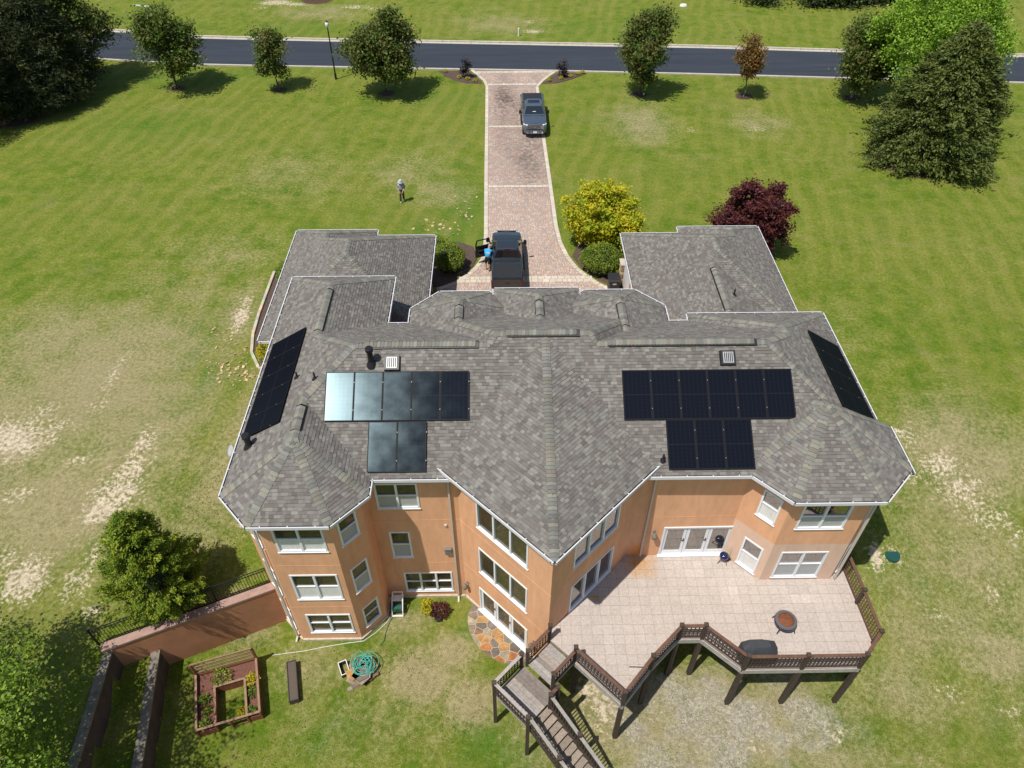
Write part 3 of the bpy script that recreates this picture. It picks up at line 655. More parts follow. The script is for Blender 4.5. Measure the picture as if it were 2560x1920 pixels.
def build_roof(rname, pieces, house, label):
    regs, hips = regions(pieces, 0)
    dk = MB()
    for e, p, _ in regs:
        dk.face([(x, y, e['a'] * x + e['b'] * y + e['c'] - .012) for x, y in (p if area(p) > 0 else p[::-1])])
    roof = dk.build(rname, 'roof_deck', house, label=label)
    tabs = []
    cuts = {}
    for e, p, pid in regs:
        if area(p) < 0: p = p[::-1]
        n, d, s = e['n'], e['d'], e['s']; ex = .132 / math.sqrt(1 + s * s)
        key = (round(n.x, 3), round(n.y, 3), round(e['c'], 3))
        dist = [n.dot(Vector(q) - e['p']) for q in p]; k0, k1 = int(max(0, math.floor(min(dist) / ex + 1e-6))), int(math.ceil(max(dist) / ex))
        us = [d.dot(Vector(q)) for q in p]; u0, u1 = min(us), max(us)
        off = n.dot(e['p'])
        for k in range(k0, k1):
            band = clip(clip(p, n.x, n.y, -off - k * ex), -n.x, -n.y, off + (k + 1) * ex)
            if len(band) < 3 or abs(area(band)) < 1e-4: continue
            ck = (key, k)
            if ck not in cuts:
                rr = random.Random(hash(ck) & 0xffff); c = [-45.0 + rr.uniform(0, .3)]
                while c[-1] < 45: c.append(c[-1] + rr.choice((.10, .13, .16, .19, .24)))
                cuts[ck] = (np.array(c), rr.random())
            c, sd_ = cuts[ck]
            bu = [d.dot(Vector(q)) for q in band]; lo, hi = np.searchsorted(c, min(bu)) - 1, np.searchsorted(c, max(bu))
            for t in range(lo, hi):
                q = clip(clip(band, d.x, d.y, -c[t]), -d.x, -d.y, c[t + 1])
                if len(q) < 3 or abs(area(q)) < 2e-4: continue
                tabs.append((e, q, k * ex, ex, off))
    def tab_into(mbx, e, q, d0, ex, off):
        col = tone(); n = e['n']; thick = .012 + (.012 if random.random() < .45 else 0)
        P = []; low = []
        for x, y in q:
            dd = (n.x * x + n.y * y - off - d0) / ex; z = e['a'] * x + e['b'] * y + e['c']
            P.append((x, y, z + .002 + thick * (1 - dd))); low.append((dd < .02, (x, y, z - .008)))
        mbx.face(P, col)
        m = len(q)
        for i in range(m):
            j = (i + 1) % m
            if low[i][0] and low[j][0]: mbx.face([low[i][1], low[j][1], P[j], P[i]], tuple(v * .8 for v in col))
    full = [t for t in tabs if abs(area(t[1])) > .012]
    full.sort(key=lambda t: (Vector((t[1][0][0], t[1][0][1], 6.5)) - CAMP).length / (1 + 4 * abs(area(t[1]))))
    chosen = set(id(t) for t in full[:300]); rest = MB()
    for t in tabs:
        if id(t) in chosen:
            q = MB(); tab_into(q, *t); q.build('shingle', 'shingle', roof)
        else: tab_into(rest, *t)
    rest.build('shingles', 'shingle', roof, kind='stuff')
    # ridge and hip caps
    S = S_of(pieces); caps = []; vents = []
    for p0, p1, e, f, pi in hips:
        v0, v1 = Vector(p0), Vector(p1); z = lambda q: e['a'] * q.x + e['b'] * q.y + e['c']
        if z(v0) > z(v1) + 1e-4: v0, v1 = v1, v0
        L = (v1 - v0).length; dr = (v1 - v0) / L; pr = Vector((-dr.y, dr.x)); level = abs(z(v1) - z(v0)) < .03
        runs = []; cur = None; st = .05
        for k in range(int(L / st) + 1):
            q = v0 + dr * min(L, k * st); h = .12
            sq = S(q.x, q.y); ok = abs(sq - z(q)) < .02 and sq - .5 * (S(q.x + pr.x * h, q.y + pr.y * h) + S(q.x - pr.x * h, q.y - pr.y * h)) > .008
            if ok:
                if cur is None: cur = [k * st, k * st]
                cur[1] = k * st
            elif cur is not None: runs.append(cur); cur = None
        if cur is not None: runs.append(cur)
        for a, b in runs:
            if b - a < .3: continue
            va = v0 + dr * a; vb = v0 + dr * b
            lift0 = .0
            n = max(1, round((b - a) / .145)); stp = (b - a) / n
            vent = (a + .45, b - .45) if level and b - a > 1.4 else None
            if vent: vents.append((v0 + dr * vent[0], v0 + dr * vent[1], pr, e, f, z(v0)))
            for k in range(n):
                s0 = a + k * stp; c0 = v0 + dr * s0; c1 = v0 + dr * min(s0 + stp * 1.25, b + .02)
                lv = vent is not None and vent[0] <= s0 <= vent[1]
                caps.append((c0, c1, pr, e, f, .075 if lv else 0.0, .175 if lv else .165))
    def cap_into(mbx, c0, c1, pr, e, f, lift, wd):
        kk = random.choice((.76, .86, .95, 1.06)); col = tuple(v * kk for v in random.choice(((.225, .220, .185), (.205, .205, .180), (.240, .222, .180), (.185, .180, .165))))
        rows = []
        for c, up in ((c0, .044), (c1, .018)):
            r = []
            for t in (-1, -.45, 0, .45, 1):
                q = c + pr * (t * wd); zz = min(e['a'] * q.x + e['b'] * q.y + e['c'], f['a'] * q.x + f['b'] * q.y + f['c'])
                r.append((q.x, q.y, zz + up + lift + (.0 if t else -.012)))
            rows.append(r)
        mbx.grid(rows, col)
        lo = [(x, y, zz - .045) for x, y, zz in rows[0]]
        mbx.grid([lo, rows[0]], tuple(v * .6 for v in col))  # butt edge coloured darker to draw a shadow line under each cap
        mbx.face([rows[0][0], rows[1][0], (*rows[1][0][:2], rows[1][0][2] - .03), lo[0]], tuple(v * .8 for v in col)); mbx.face([rows[1][4], rows[0][4], lo[4], (*rows[1][4][:2], rows[1][4][2] - .03)], tuple(v * .8 for v in col))
    caps.sort(key=lambda c: (Vector((c[0].x, c[0].y, 7)) - CAMP).length)
    rest = MB()
    for i, c in enumerate(caps):
        if i < 300: q = MB(); cap_into(q, *c); q.build('ridge_cap', 'shingle', roof)
        else: cap_into(rest, *c)
    if rest.f: rest.build('ridge_caps', 'shingle', roof, kind='stuff')
    for a, b, pr, e, f, zz in vents:
        q = MB()
        rows = []
        for c in (a, b):
            r = []
            for t in (-1, 0, 1):
                w2 = c + pr * (t * .205); zz2 = min(e['a'] * w2.x + e['b'] * w2.y + e['c'], f['a'] * w2.x + f['b'] * w2.y + f['c'])
                r.append((w2.x, w2.y, zz2))
            rows.append(r)
        for t0, t1 in ((0, 1), (1, 2)):
            A0, B0, A1, B1 = rows[0][t0], rows[0][t1], rows[1][t0], rows[1][t1]
            up = lambda p, h: (p[0], p[1], p[2] + h)
            q.hexa([up(A0, -.02), up(B0, -.02), up(B1, -.02), up(A1, -.02), up(A0, .07), up(B0, .07), up(B1, .07), up(A1, .07)])
        q.build('ridge_vent', 'black_metal', roof)
    return roof
house = thing('house', 'orange stucco house with grey shingled hip roofs, corner towers and a pointed central bay', 'house', (2.2, 22, 0))
roof = build_roof('roof', UPPER, house, 'grey shingled upper roof with hips, towers and a long ridge')
low_roof = build_roof('roof', LOWER, house, 'grey shingled lower garage roof at the front')
# ------------------------------------------------------------------ walls with openings
class Wall:
    def __init__(s, p0, p1): 
        s.o = Vector(p0); s.d = (Vector(p1) - s.o); s.L = s.d.length; s.d.normalize(); s.n = Vector((s.d.y, -s.d.x))   # outward, right of travel
    def P(s, u, z, out=0.0):
        q = s.o + s.d * u + s.n * out; return (q.x, q.y, z)
    def bx(s, mb, u0, u1, z0, z1, o0, o1, col=None, mi=0):
        mb.hexa([s.P(u0, z0, o1), s.P(u1, z0, o1), s.P(u1, z0, o0), s.P(u0, z0, o0), s.P(u0, z1, o1), s.P(u1, z1, o1), s.P(u1, z1, o0), s.P(u0, z1, o0)], col, mi)
def wall_panel(W, z0, z1, holes, material, u0=0.0, u1=None, parent=None):
    """outer skin with rectangular openings and reveals"""
    u1 = W.L if u1 is None else u1; mb = MB(); dep = .14
    us = sorted(set([u0, u1] + [v for h in holes for v in h[:2]])); zs = sorted(set([z0, z1] + [v for h in holes for v in h[2:]]))
    for a, b in zip(us[:-1], us[1:]):
        for c, d in zip(zs[:-1], zs[1:]):
            um, zm = (a + b) / 2, (c + d) / 2
            if any(h[0] < um < h[1] and h[2] < zm < h[3] for h in holes): continue
            mb.face([W.P(a, c), W.P(b, c), W.P(b, d), W.P(a, d)])
    for a, b, c, d in holes:
        mb.face([W.P(a, c), W.P(a, c, -dep), W.P(b, c, -dep), W.P(b, c)]); mb.face([W.P(a, d), W.P(b, d), W.P(b, d, -dep), W.P(a, d, -dep)])
        mb.face([W.P(a, c), W.P(a, d), W.P(a, d, -dep), W.P(a, c, -dep)]); mb.face([W.P(b, c), W.P(b, c, -dep), W.P(b, d, -dep), W.P(b, d)])
    return mb.build('wall', material, parent or house)
def window(W, a, b, c, d, cols=2, low='screen', up='pane', split=.5, fw=.075, single=False, label=None):
    f = MB(); e = .004
    for x0, x1, z0, z1 in ((a, b, c, c + fw), (a, b, d - fw, d), (a, a + fw, c + fw, d - fw), (b - fw, b, c + fw, d - fw)): W.bx(f, x0, x1, z0, z1, -.10, .03)
    W.bx(f, a - .03, b + .03, c - .035, c - e, -.02, .055)                                       # sill
    cw = (b - a - 2 * fw - (cols - 1) * .09) / cols; panes = []
    for k in range(cols):
        x0 = a + fw + k * (cw + .09); x1 = x0 + cw
        if k: W.bx(f, x0 - .09, x0, c + fw, d - fw, -.10, .025)
        if single: panes.append((x0, x1, c + fw, d - fw, up)); continue
        zm = c + fw + (d - c - 2 * fw) * split
        W.bx(f, x0, x1, zm - .028, zm + .028, -.09, -.005)
        panes += [(x0, x1, zm + .028, d - fw, up), (x0, x1, c + fw, zm - .028, low)]
    fr = f.build('window', 'white_vinyl', house, label=label)
    for x0, x1, z0, z1, mm in panes:
        q = MB(); o = -.055 if mm in ('pane', 'pane_patio') else -.035
        W.bx(q, x0, x1, z0, z1, o - .012, o); q.build('pane', mm, fr)
    return fr
def french(W, a, b, c, d, n, sill=True, fixed=(), mm='pane'):
    f = MB(); fw = .07
    for x0, x1, z0, z1 in ((a, b, d - fw, d), (a, a + fw, c, d - fw), (b - fw, b, c, d - fw)): W.bx(f, x0, x1, z0, z1, -.12, .035)
    if sill: W.bx(f, a - .04, b + .04, c, c + .045, -.12, .13)
    fr = f.build('door', 'white_vinyl', house); cw = (b - a - 2 * fw) / n
    for k in range(n):
        x0 = a + fw + k * cw + .012; x1 = x0 + cw - .024; z0 = c + .05; z1 = d - fw - .008; st = .115
        g = MB()
        for q0, q1, r0, r1 in ((x0, x0 + st, z0, z1), (x1 - st, x1, z0, z1), (x0 + st, x1 - st, z0, z0 + .24), (x0 + st, x1 - st, z1 - .13, z1)): W.bx(g, q0, q1, r0, r1, -.075, -.03)
        g.build('door_leaf', 'white_vinyl', fr)
        q = MB(); W.bx(q, x0 + st, x1 - st, z0 + .24, z1 - .13, -.06, -.05); q.build('pane', mm, fr)
        if k < n - 1 and k not in fixed:
            h = MB(); W.bx(h, x1 - .07, x1 - .03, z0 + .92, z0 + 1.12, -.03, -.012); h.beam(W.P(x1 - .05, z0 + 1.03, 0.0), W.P(x1 - .17, z0 + 1.03, 0.0), .022, .022); h.build('handle', 'black_metal', fr)
    return fr
ZW = 6.16; GR = -3.05
ep = [(XL, 16.66), (-9.2, 15.31), (-6.26, 15.31), (-5.04, 16.61), (-5.04, 17.38)]
LTw = offset_poly([(XL, 30.15), (XL, 16.66), (-9.2, 15.31), (-6.26, 15.31), (-5.04, 16.61), (-5.04, 17.38), (0, 17.38), (0, 30.15)], .4)
wl0, wl1, wl2, wl3, wl4, wl5 = LTw[:6]
RTw = offset_poly([(5, 17.4), (9.28, 17.4), (10.53, 16.1), (13.89, 16.1), (15.37, 17.55), (15.37, 19.9), (14.95, 20.2), (14.95, 27.0), (8.61, 27.0), (8.61, 26.48), (5, 26.48)], .42)
WT = (1.65, 14.25)
Wl = Wall(wl0, wl1); W_ld = Wall(wl1, wl2); W_lf = Wall(wl2, wl3); W_lr = Wall(wl3, wl4); W_ls = Wall(wl4, (wl4[0], 17.78))
W_lb = Wall((wl4[0], 17.78), (-1.88, 17.78)); W_pl = Wall((-1.88, 17.78), WT); W_pr = Wall(WT, (5.18, 17.78)); W_rb = Wall((5.18, 17.78), RTw[1])
W_rl = Wall(RTw[1], RTw[2]); W_rf = Wall(RTw[2], RTw[3]); W_rd = Wall(RTw[3], RTw[4]); W_rs = Wall(RTw[4], RTw[5]); W_rs2 = Wall(RTw[5], RTw[6]); W_rs3 = Wall(RTw[6], RTw[7])
oL = Vector((-9.2, 15.31)) + Vector((0, .4))
def ulf(u): return u + (-9.2 - wl2[0])
H_lf = [(ulf(.6), ulf(2.47), 3.99, 5.57), (ulf(.63), ulf(2.51), .51, 2.36), (ulf(.66), ulf(2.55), -2.30, -.75)]
H_lr = [(.45 + .1, 1.30 + .1, 3.98, 5.58), (.47 + .1, 1.30 + .1, .50, 2.27), (.50 + .1, 1.35 + .1, -2.38, -.85)]
ulr = (Vector((-6.26, 15.31)) + Vector((-.7071, .7071)) * .4 - Vector(wl3)).dot(W_lr.d)
H_lr = [(a - .1 + ulr, b - .1 + ulr, c, d) for a, b, c, d in H_lr]
H_ld = [(W_ld.L - .2 - .9, W_ld.L - .2, 3.98, 5.58), (W_ld.L - .2 - .9, W_ld.L - .2, .5, 2.3), (W_ld.L - .2 - .9, W_ld.L - .2, -2.38, -.8)]
ub = -5.04 - wl4[0]
H_lb = [(ub - .08, ub + 1.61, 3.85, 5.44), (ub + .16, ub + 1.02, .33, 2.22), (ub + .45, ub + 2.61, -2.49, -.92)]
upl = W_pl.L - 5.0
H_pl = [(upl + 1.06, upl + 3.82, 3.58, 5.40), (upl + 1.07, upl + 3.82, .30, 2.14), (upl + .98, upl + 3.89, -2.96, -1.07)]
H_pr = [(1.22, 3.92, 3.53, 5.05), (1.22, 3.92, .28, 2.20)]
urb = 5.5 - 5.18
H_rb = [(urb + 1.10, urb + 4.08, .22, 2.29)]
url = (Vector((9.25, 17.43)) + Vector((.7178, .6962)) * .42 - Vector(RTw[1])).dot(W_rl.d)
H_rl = [(url + .56, url + 1.37, 3.84, 5.45), (url + .50, url + 1.38, .33, 2.18)]
urf = 10.53 - RTw[2][0]
H_rf = [(urf + .70, urf + 2.57, 3.93, 5.48), (urf + .62, urf + 2.54, .435, 2.305)]
H_rd = [(.35, 1.2, 3.9, 5.48), (.35, 1.2, .4, 2.3)]
wall_panel(Wl, -.8, ZW, [], 'stucco'); wall_panel(W_ld, GR, ZW, H_ld, 'stucco'); wall_panel(W_lf, GR, ZW, H_lf, 'stucco'); wall_panel(W_lr, GR, ZW, H_lr, 'stucco')
wall_panel(W_ls, GR, ZW, [], 'stucco'); wall_panel(W_lb, GR, ZW, H_lb, 'stucco'); wall_panel(W_pl, GR, ZW + .2, H_pl, 'stucco'); wall_panel(W_pr, GR, ZW + .2, H_pr, 'stucco')
wall_panel(W_rb, GR, ZW, H_rb, 'stucco')
for W_, HH in ((W_rl, H_rl), (W_rf, H_rf), (W_rd, H_rd)):
    wall_panel(W_, 2.84, ZW, HH[:1], 'stucco'); wall_panel(W_, GR, 2.84, HH[1:], 'stucco_pale')
for W_ in (W_rs, W_rs2, W_rs3): wall_panel(W_, GR, ZW, [], 'stucco')
fp = [wl0, (-10.05, 29.75), (-5.82, 29.75), (-5.82, 26.08), (-3.98, 26.08), (-3.98, 27.4), (-2.93, 28.46), (-.9, 28.46), (-.06, 27.6), (-.06, 28.68), (3.25, 28.68), (3.25, 27.6), (4.1, 28.5), (6.17, 28.5), (7.21, 27.5), (7.21, 26.08), (9.01, 26.08), (9.01, 26.58), (14.53, 26.58)]
for p, q in zip(fp[:-1], fp[1:]): wall_panel(Wall(q, p), -.2, ZW, [], 'stucco')
for P in (rect(-12.2, -4.54, 29.3, 38.1), rect(7.6, 15.27, 26.2, 38.15)):
    for i in range(4): wall_panel(Wall(P[i], P[(i + 1) % 4]), -.2, ZL - .02, [], 'stucco')
for h in H_lf[:2]: window(W_lf, *h, 2, 'curtain')
window(W_lf, *H_lf[2], 2, 'pane')
for k, h in enumerate(H_lr): window(W_lr, *h, 1, 'pane' if k == 2 else 'screen')
for h in H_ld: window(W_ld, *h, 1, 'screen')
window(W_lb, *H_lb[0], 2, 'screen'); window(W_lb, *H_lb[1], 1, 'screen'); window(W_lb, *H_lb[2], 3, 'pane')
for h in H_pl[:2]: window(W_pl, *h, 3, single=True)
french(W_pl, *H_pl[2], 3)
for h in H_pr: window(W_pr, *h, 3, single=True, up='pane_patio')
french(W_rb, *H_rb[0], 3, mm='pane_patio')
for h in H_rl: window(W_rl, *h, 1, 'curtain', 'pane_patio')
for h in H_rf: window(W_rf, *h, 2, 'screen', 'pane_patio')
for h in H_rd: window(W_rd, *h, 1, 'screen', 'pane_patio')
# pale stone footing along the walk-out level
for W_ in (W_ld, W_lf, W_lr, W_ls, W_lb, W_pl):
    q = MB(); W_.bx(q, -.02, W_.L + (.0 if W_ is not W_pl else 0), -3.1, -2.86, -.02, .07); 
    if W_ is W_pl: 
        q = MB(); W_.bx(q, 0, upl + .95, -3.1, -2.86, -.02, .07); q.build('footing', 'foundation', house); q = MB(); W_.bx(q, upl + 3.95, W_.L, -3.1, -2.86, -.02, .07)
    q.build('footing', 'foundation', house)
# faint control joints at floor level
for W_, u0, u1 in ((W_lf, 0, None), (W_lr, 0, None), (W_lb, 0, None), (W_pl, 0, None), (W_pr, 0, None), (W_rb, 0, None)):
    for z in ((3.0,) if W_ in (W_pr, W_rb) else (3.0, -.15)):
        q = MB(); W_.bx(q, .0, W_.L, z - .012, z + .012, -.01, .006); q.build('control_joint', 'stucco', house)
# ------------------------------------------------------------------ gutters, downspouts
def gutter(p0, p1, z, hangers=True, t0=.0, t1=.0):
    W_ = Wall(p0, p1); u0, u1 = -t0, W_.L + t1; q = MB()
    W_.bx(q, u0, u1, z - .11, z + .012, .070, .085); W_.bx(q, u0, u1, z - .125, z - .11, -.045, .085); W_.bx(q, u0, u1, z - .2, z - .02, -.06, -.045)
    W_.bx(q, u0, u1, z + .012, z + .022, .045, .088)
    g = q.build('gutter', 'gutter_white', house)
    q = MB(); W_.bx(q, u0 + .01, u1 - .01, z - .109, z - .07, -.044, .069); q.build('shade_strip', 'gutter_inside', g)  # dark strip paints the shade inside the gutter trough
    if hangers:
        q = MB(); n = max(1, int(W_.L / .8))
        for k in range(n):
            u = W_.L * (k + .5) / n; W_.bx(q, u - .018, u + .018, z + .004, z + .016, -.10, .07)
            q.build('hanger', 'gutter_white', g); q = MB()
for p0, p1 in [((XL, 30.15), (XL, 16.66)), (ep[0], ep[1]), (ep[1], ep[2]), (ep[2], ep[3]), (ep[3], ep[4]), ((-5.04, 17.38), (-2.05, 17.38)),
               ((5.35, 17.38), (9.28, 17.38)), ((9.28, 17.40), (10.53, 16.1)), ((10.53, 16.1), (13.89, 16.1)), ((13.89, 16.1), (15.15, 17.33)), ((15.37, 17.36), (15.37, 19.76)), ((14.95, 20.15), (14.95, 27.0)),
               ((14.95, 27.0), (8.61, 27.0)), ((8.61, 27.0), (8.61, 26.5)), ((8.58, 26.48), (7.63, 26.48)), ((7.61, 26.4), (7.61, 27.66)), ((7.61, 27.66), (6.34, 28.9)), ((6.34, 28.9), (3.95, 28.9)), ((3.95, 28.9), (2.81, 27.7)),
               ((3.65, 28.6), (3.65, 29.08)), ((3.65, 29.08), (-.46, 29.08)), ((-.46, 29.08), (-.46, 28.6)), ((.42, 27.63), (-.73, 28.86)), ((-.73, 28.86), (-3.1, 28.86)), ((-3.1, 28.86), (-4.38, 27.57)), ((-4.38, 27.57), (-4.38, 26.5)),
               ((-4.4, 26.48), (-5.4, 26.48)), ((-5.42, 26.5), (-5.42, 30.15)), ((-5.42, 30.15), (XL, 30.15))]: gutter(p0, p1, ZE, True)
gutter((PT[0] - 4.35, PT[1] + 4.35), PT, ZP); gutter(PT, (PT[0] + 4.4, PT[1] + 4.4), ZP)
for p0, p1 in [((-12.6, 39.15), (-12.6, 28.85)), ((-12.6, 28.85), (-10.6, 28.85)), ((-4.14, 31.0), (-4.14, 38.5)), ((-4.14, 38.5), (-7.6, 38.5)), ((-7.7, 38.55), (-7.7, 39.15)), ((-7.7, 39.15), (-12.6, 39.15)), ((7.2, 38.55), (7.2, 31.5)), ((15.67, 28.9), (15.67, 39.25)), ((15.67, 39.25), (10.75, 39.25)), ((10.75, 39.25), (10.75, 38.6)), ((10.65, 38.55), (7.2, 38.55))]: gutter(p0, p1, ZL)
def downspout(path, m='trim_beige', wd=.075):
    q = MB()
    for a, b in zip(path[:-1], path[1:]): q.beam(a, b, wd, wd * .8 if abs(a[2] - b[2]) < .3 else wd)
    q.build('downspout', m, house)
downspout([(-2.22, 17.38, 6.1), (-2.22, 17.70, 5.75), (-2.22, 17.70, -2.85), (-2.22, 17.45, -2.98)])
downspout([(5.80, 17.38, 6.1), (5.80, 17.70, 5.75), (5.80, 17.70, .3)])
downspout([(-9.35, 15.48, 6.1), (-9.28, 15.80, 5.75), (-9.28, 15.80, -2.8), (-9.32, 15.6, -2.95)])
downspout([(14.1, 16.4, 6.1), (13.9, 16.50, 5.8), (13.9, 16.50, .3)])
downspout([(-5.5, 26.6, 6.1), (-5.76, 26.15, 5.8), (-5.76, 26.15, 4.6)], 'gutter_white')
downspout([(7.2, 37.95, 3.1), (7.52, 37.95, 2.75), (7.52, 37.95, .1)], 'gutter_white'); downspout([(-4.14, 37.0, 3.1), (-4.46, 37.0, 2.75), (-4.46, 37.0, .1)], 'gutter_white')
# garage entrance: stone piers and white boards below the right garage eave
q = MB(); q.box((7.5, 36.6, 1.5), (.12, 1.6, 3.0)); q.build('trim_board', 'white_paint', house)
for k in range(9):
    q = MB(); q.box((7.42 - .02 * (k % 2), 37.75, .12 + k * .17), (.34, .5 + .06 * (k % 3), .155)); q.build('stone', 'stone_buff', house)
q = MB(); q.box((7.42, 37.75, 1.66), (.46, .7, .1)); q.build('pier_cap', 'concrete', house)
# ------------------------------------------------------------------ wall lights, meter box, dish
def wall_light(W, u, z, label):
    b = W.P(u, z, 0.02); t = thing('wall_light', label, 'wall light', b, 'lanterns on the stucco walls')
    q = MB(); q.cyl(W.P(u, z, 0), W.P(u, z, .04), .07, .06, 10); q.build('back_plate', 'concrete_old', t)
    q = MB(); q.tube([W.P(u, z, .04), W.P(u, z + .09, .12), W.P(u, z + .10, .20)], .016, 6); q.build('arm', 'concrete_old', t)
    c = W.P(u, z - .16, .21); q = MB(); q.lathe(c, [(.03, -.16), (.10, -.10), (.13, .05), (.09, .16), (.03, .22), (.012, .27)], 10); q.build('lantern', 'concrete_old', t, smooth=True)
wall_light(W_pl, upl + .23, -1.55, 'small grey wall lantern left of the basement glass doors'); wall_light(W_pl, upl + 4.29, -1.5, 'small grey wall lantern between basement doors and deck stair')
wall_light(W_rb, urb + .70, 2.05, 'small grey wall lantern left of the patio glass doors')
t = thing('meter_box', 'grey utility box on the orange wall beside the rear downspout', 'utility box', W_lb.P(ub + 2.55, .55, .0))
q = MB(); W_lb.bx(q, ub + 2.42, ub + 2.68, .60, .98, 0, .12); q.build('housing', 'concrete_old', t)
q = MB(); W_lb.bx(q, ub + 2.40, ub + 2.70, .985, 1.02, 0, .15); q.build('lid', 'clamp', t)
q = MB(); W_lb.bx(q, ub + 2.50, ub + 2.60, 2.6, 2.7, 0, .06); q.build('vent_cap', 'trim_beige', house)
t = thing('satellite_dish', 'small pale satellite dish on the left eave below the black flue', 'satellite dish', (-10.5, 19.25, 5.9))
q = MB(); tl = Matrix.Rotation(R(-48), 3, 'Y') @ Matrix.Rotation(R(20), 3, 'X')
q.lathe((-10.85, 19.25, 5.72), [(.02, 0), (.14, .015), (.25, .05), (.255, .06), (.14, .028), (.02, .012)], 18, tilt=tl); q.build('reflector', 'screen', t, smooth=True)
q = MB(); q.tube([(-10.45, 19.25, 5.95), (-10.7, 19.25, 5.7), (-10.83, 19.25, 5.72)], .022, 6); q.build('mast', 'screen', t)
# ------------------------------------------------------------------ roof vents
def zmain(y): return ZE + m_ * (y - 17.38)
def zleft(x): return ZE + m_ * (x - XL)
def flue(x, y, z, r, h, label):
    t = thing('flue', label, 'flue', (x, y, z))
    q = MB(); q.cyl((x, y, z - .1), (x, y, z + h), r * .8, n=14); q.build('pipe', 'black_metal', t, smooth=False)
    q = MB(); q.lathe((x, y, z + h), [(r * .85, 0), (r * 1.12, .03), (r * 1.12, .16), (r * .9, .2)], 14); q.build('cap', 'black_metal', t)
    q = MB(); q.lathe((x, y, z), [(r * 1.7, -.12), (r * .85, .14)], 14); q.build('flashing', 'black_metal', t)
flue(-5.18, 21.25, zmain(21.25), .14, .62, 'tall black flue near the ridge left of the fan vent'); flue(-9.80, 18.75, zleft(-9.8), .15, .45, 'black flue at the left eave below the side solar panels')
def pipe_vent(x, y, z, h, label):
    t = thing('vent_pipe', label, 'vent pipe', (x, y, z))
    q = MB(); q.cyl((x, y, z - .05), (x, y, z + h), .04, n=8); q.build('pipe', 'black_metal', t); q = MB(); q.lathe((x, y, z), [(.14, -.09), (.13, -.02), (.05, .10)], 10); q.build('flashing', 'black_metal', t)
pipe_vent(-7.41, 20.94, zleft(-7.41), .32, 'thin black vent pipe on the hip left of the glaring solar panel'); pipe_vent(-8.35, 21.62, zleft(-8.35), .28, 'thin black vent pipe at the upper edge of the left side panels')
pipe_vent(5.95, 17.9, zmain(17.9), .3, 'black vent pipe beside the lower right solar panels'); pipe_vent(11.72, 29.95, ZL + m_ * (14.8 - 11.72), .35, 'lone black vent pipe on the right garage roof')
mat('vent_strip', (.02, .02, .03), .5)
def fan(x, y, label, bright):
    z = zmain(y); t = thing('roof_fan', label, 'roof vent', (x, y, z)); rot = Matrix.Rotation(math.atan(m_), 3, 'X')
    def pt(a, b, c): return tuple(Vector((x, y, z)) + rot @ Vector((a, b, c)))
    def slab(q, a, b, c0, c1, tp=.9): q.hexa([pt(-a, -b, c0), pt(a, -b, c0), pt(a, b, c0), pt(-a, b, c0), pt(-a * tp, -b * tp, c1), pt(a * tp, -b * tp, c1), pt(a * tp, b * tp, c1), pt(-a * tp, b * tp, c1)])
    q = MB(); slab(q, .31, .31, -.02, .16, .92); q.build('housing', 'black_metal', t)
    q = MB(); slab(q, .205, .225, .162, .178, .98); q.build('frame', 'screen' if not bright else 'white_paint', t)  # bright fan: sun glare put into the frame colour as white
    for k in range(5):
        q = MB(); a = -.145 + k * .0725
        q.hexa([pt(a - .02, -.19, .179), pt(a + .02, -.19, .179), pt(a + .02, .19, .179), pt(a - .02, .19, .179), pt(a - .02, -.19, .184), pt(a + .02, -.19, .184), pt(a + .02, .19, .184), pt(a - .02, .19, .184)])
        q.build('solar_strip', 'vent_strip', t)
fan(-4.37, 21.24, 'square black solar roof fan left of the central ridge', True); fan(8.73, 21.31, 'square black solar roof fan right of the central ridge', False)
# ------------------------------------------------------------------ solar panels
def solar(origin, ax, up, nrm, wd, ln, label, group):
    """origin: lower-left corner on the roof plane; ax across, up along the slope"""
    o = Vector(origin) + Vector(nrm) * .09; ax = Vector(ax); up = Vector(up); nn = Vector(nrm)
    t = thing('solar_panel', label, 'solar panel', tuple(origin), group)
    P = lambda a, b, c: tuple(o + ax * a + up * b + nn * c)
    def bx(q, a0, a1, b0, b1, c0, c1): q.hexa([P(a0, b0, c0), P(a1, b0, c0), P(a1, b1, c0), P(a0, b1, c0), P(a0, b0, c1), P(a1, b0, c1), P(a1, b1, c1), P(a0, b1, c1)])
    g = .003; q = MB()
    for r in ((g, wd - g, g, g + .03), (g, wd - g, ln - g - .03, ln - g), (g, g + .03, g + .03, ln - g - .03), (wd - g - .03, wd - g, g + .03, ln - g - .03)): bx(q, *r, -.02, .022)
    q.build('frame', 'panel_frame', t)
    q = MB(); bx(q, g + .03, wd - g - .03, g + .03, ln - g - .03, -.01, .012); q.build('back_sheet', 'solar_back', t)
    q = MB(); nc, nr = 6, 12; m0 = .045; cw = (wd - 2 * m0) / nc; ch = (ln - 2 * m0 - .03) / nr
    for i in range(nc):
        for j in range(nr):
            a = m0 + i * cw; b = m0 + j * ch + (.03 if j >= nr // 2 else 0)
            q.face([P(a + .006, b + .003, .0145), P(a + cw - .006, b + .003, .0145), P(a + cw - .006, b + ch - .003, .0145), P(a + .006, b + ch - .003, .0145)])
    q.build('solar_cells', 'solar_cell', t)
    for b in (ln * .22, ln * .78):
        q = MB(); bx(q, wd - .014, wd + .014, b - .02, b + .02, .018, .030); q.build('clamp', 'clamp', t)
    q = MB(); bx(q, 0.02, wd - .02, ln * .22 - .02, ln * .22 + .02, -.075, -.021); bx(q, .02, wd - .02, ln * .78 - .02, ln * .78 + .02, -.075, -.021); q.build('rail', 'black_metal', t)
cs = 1 / math.sqrt(1 + m_ * m_); sn = m_ * cs
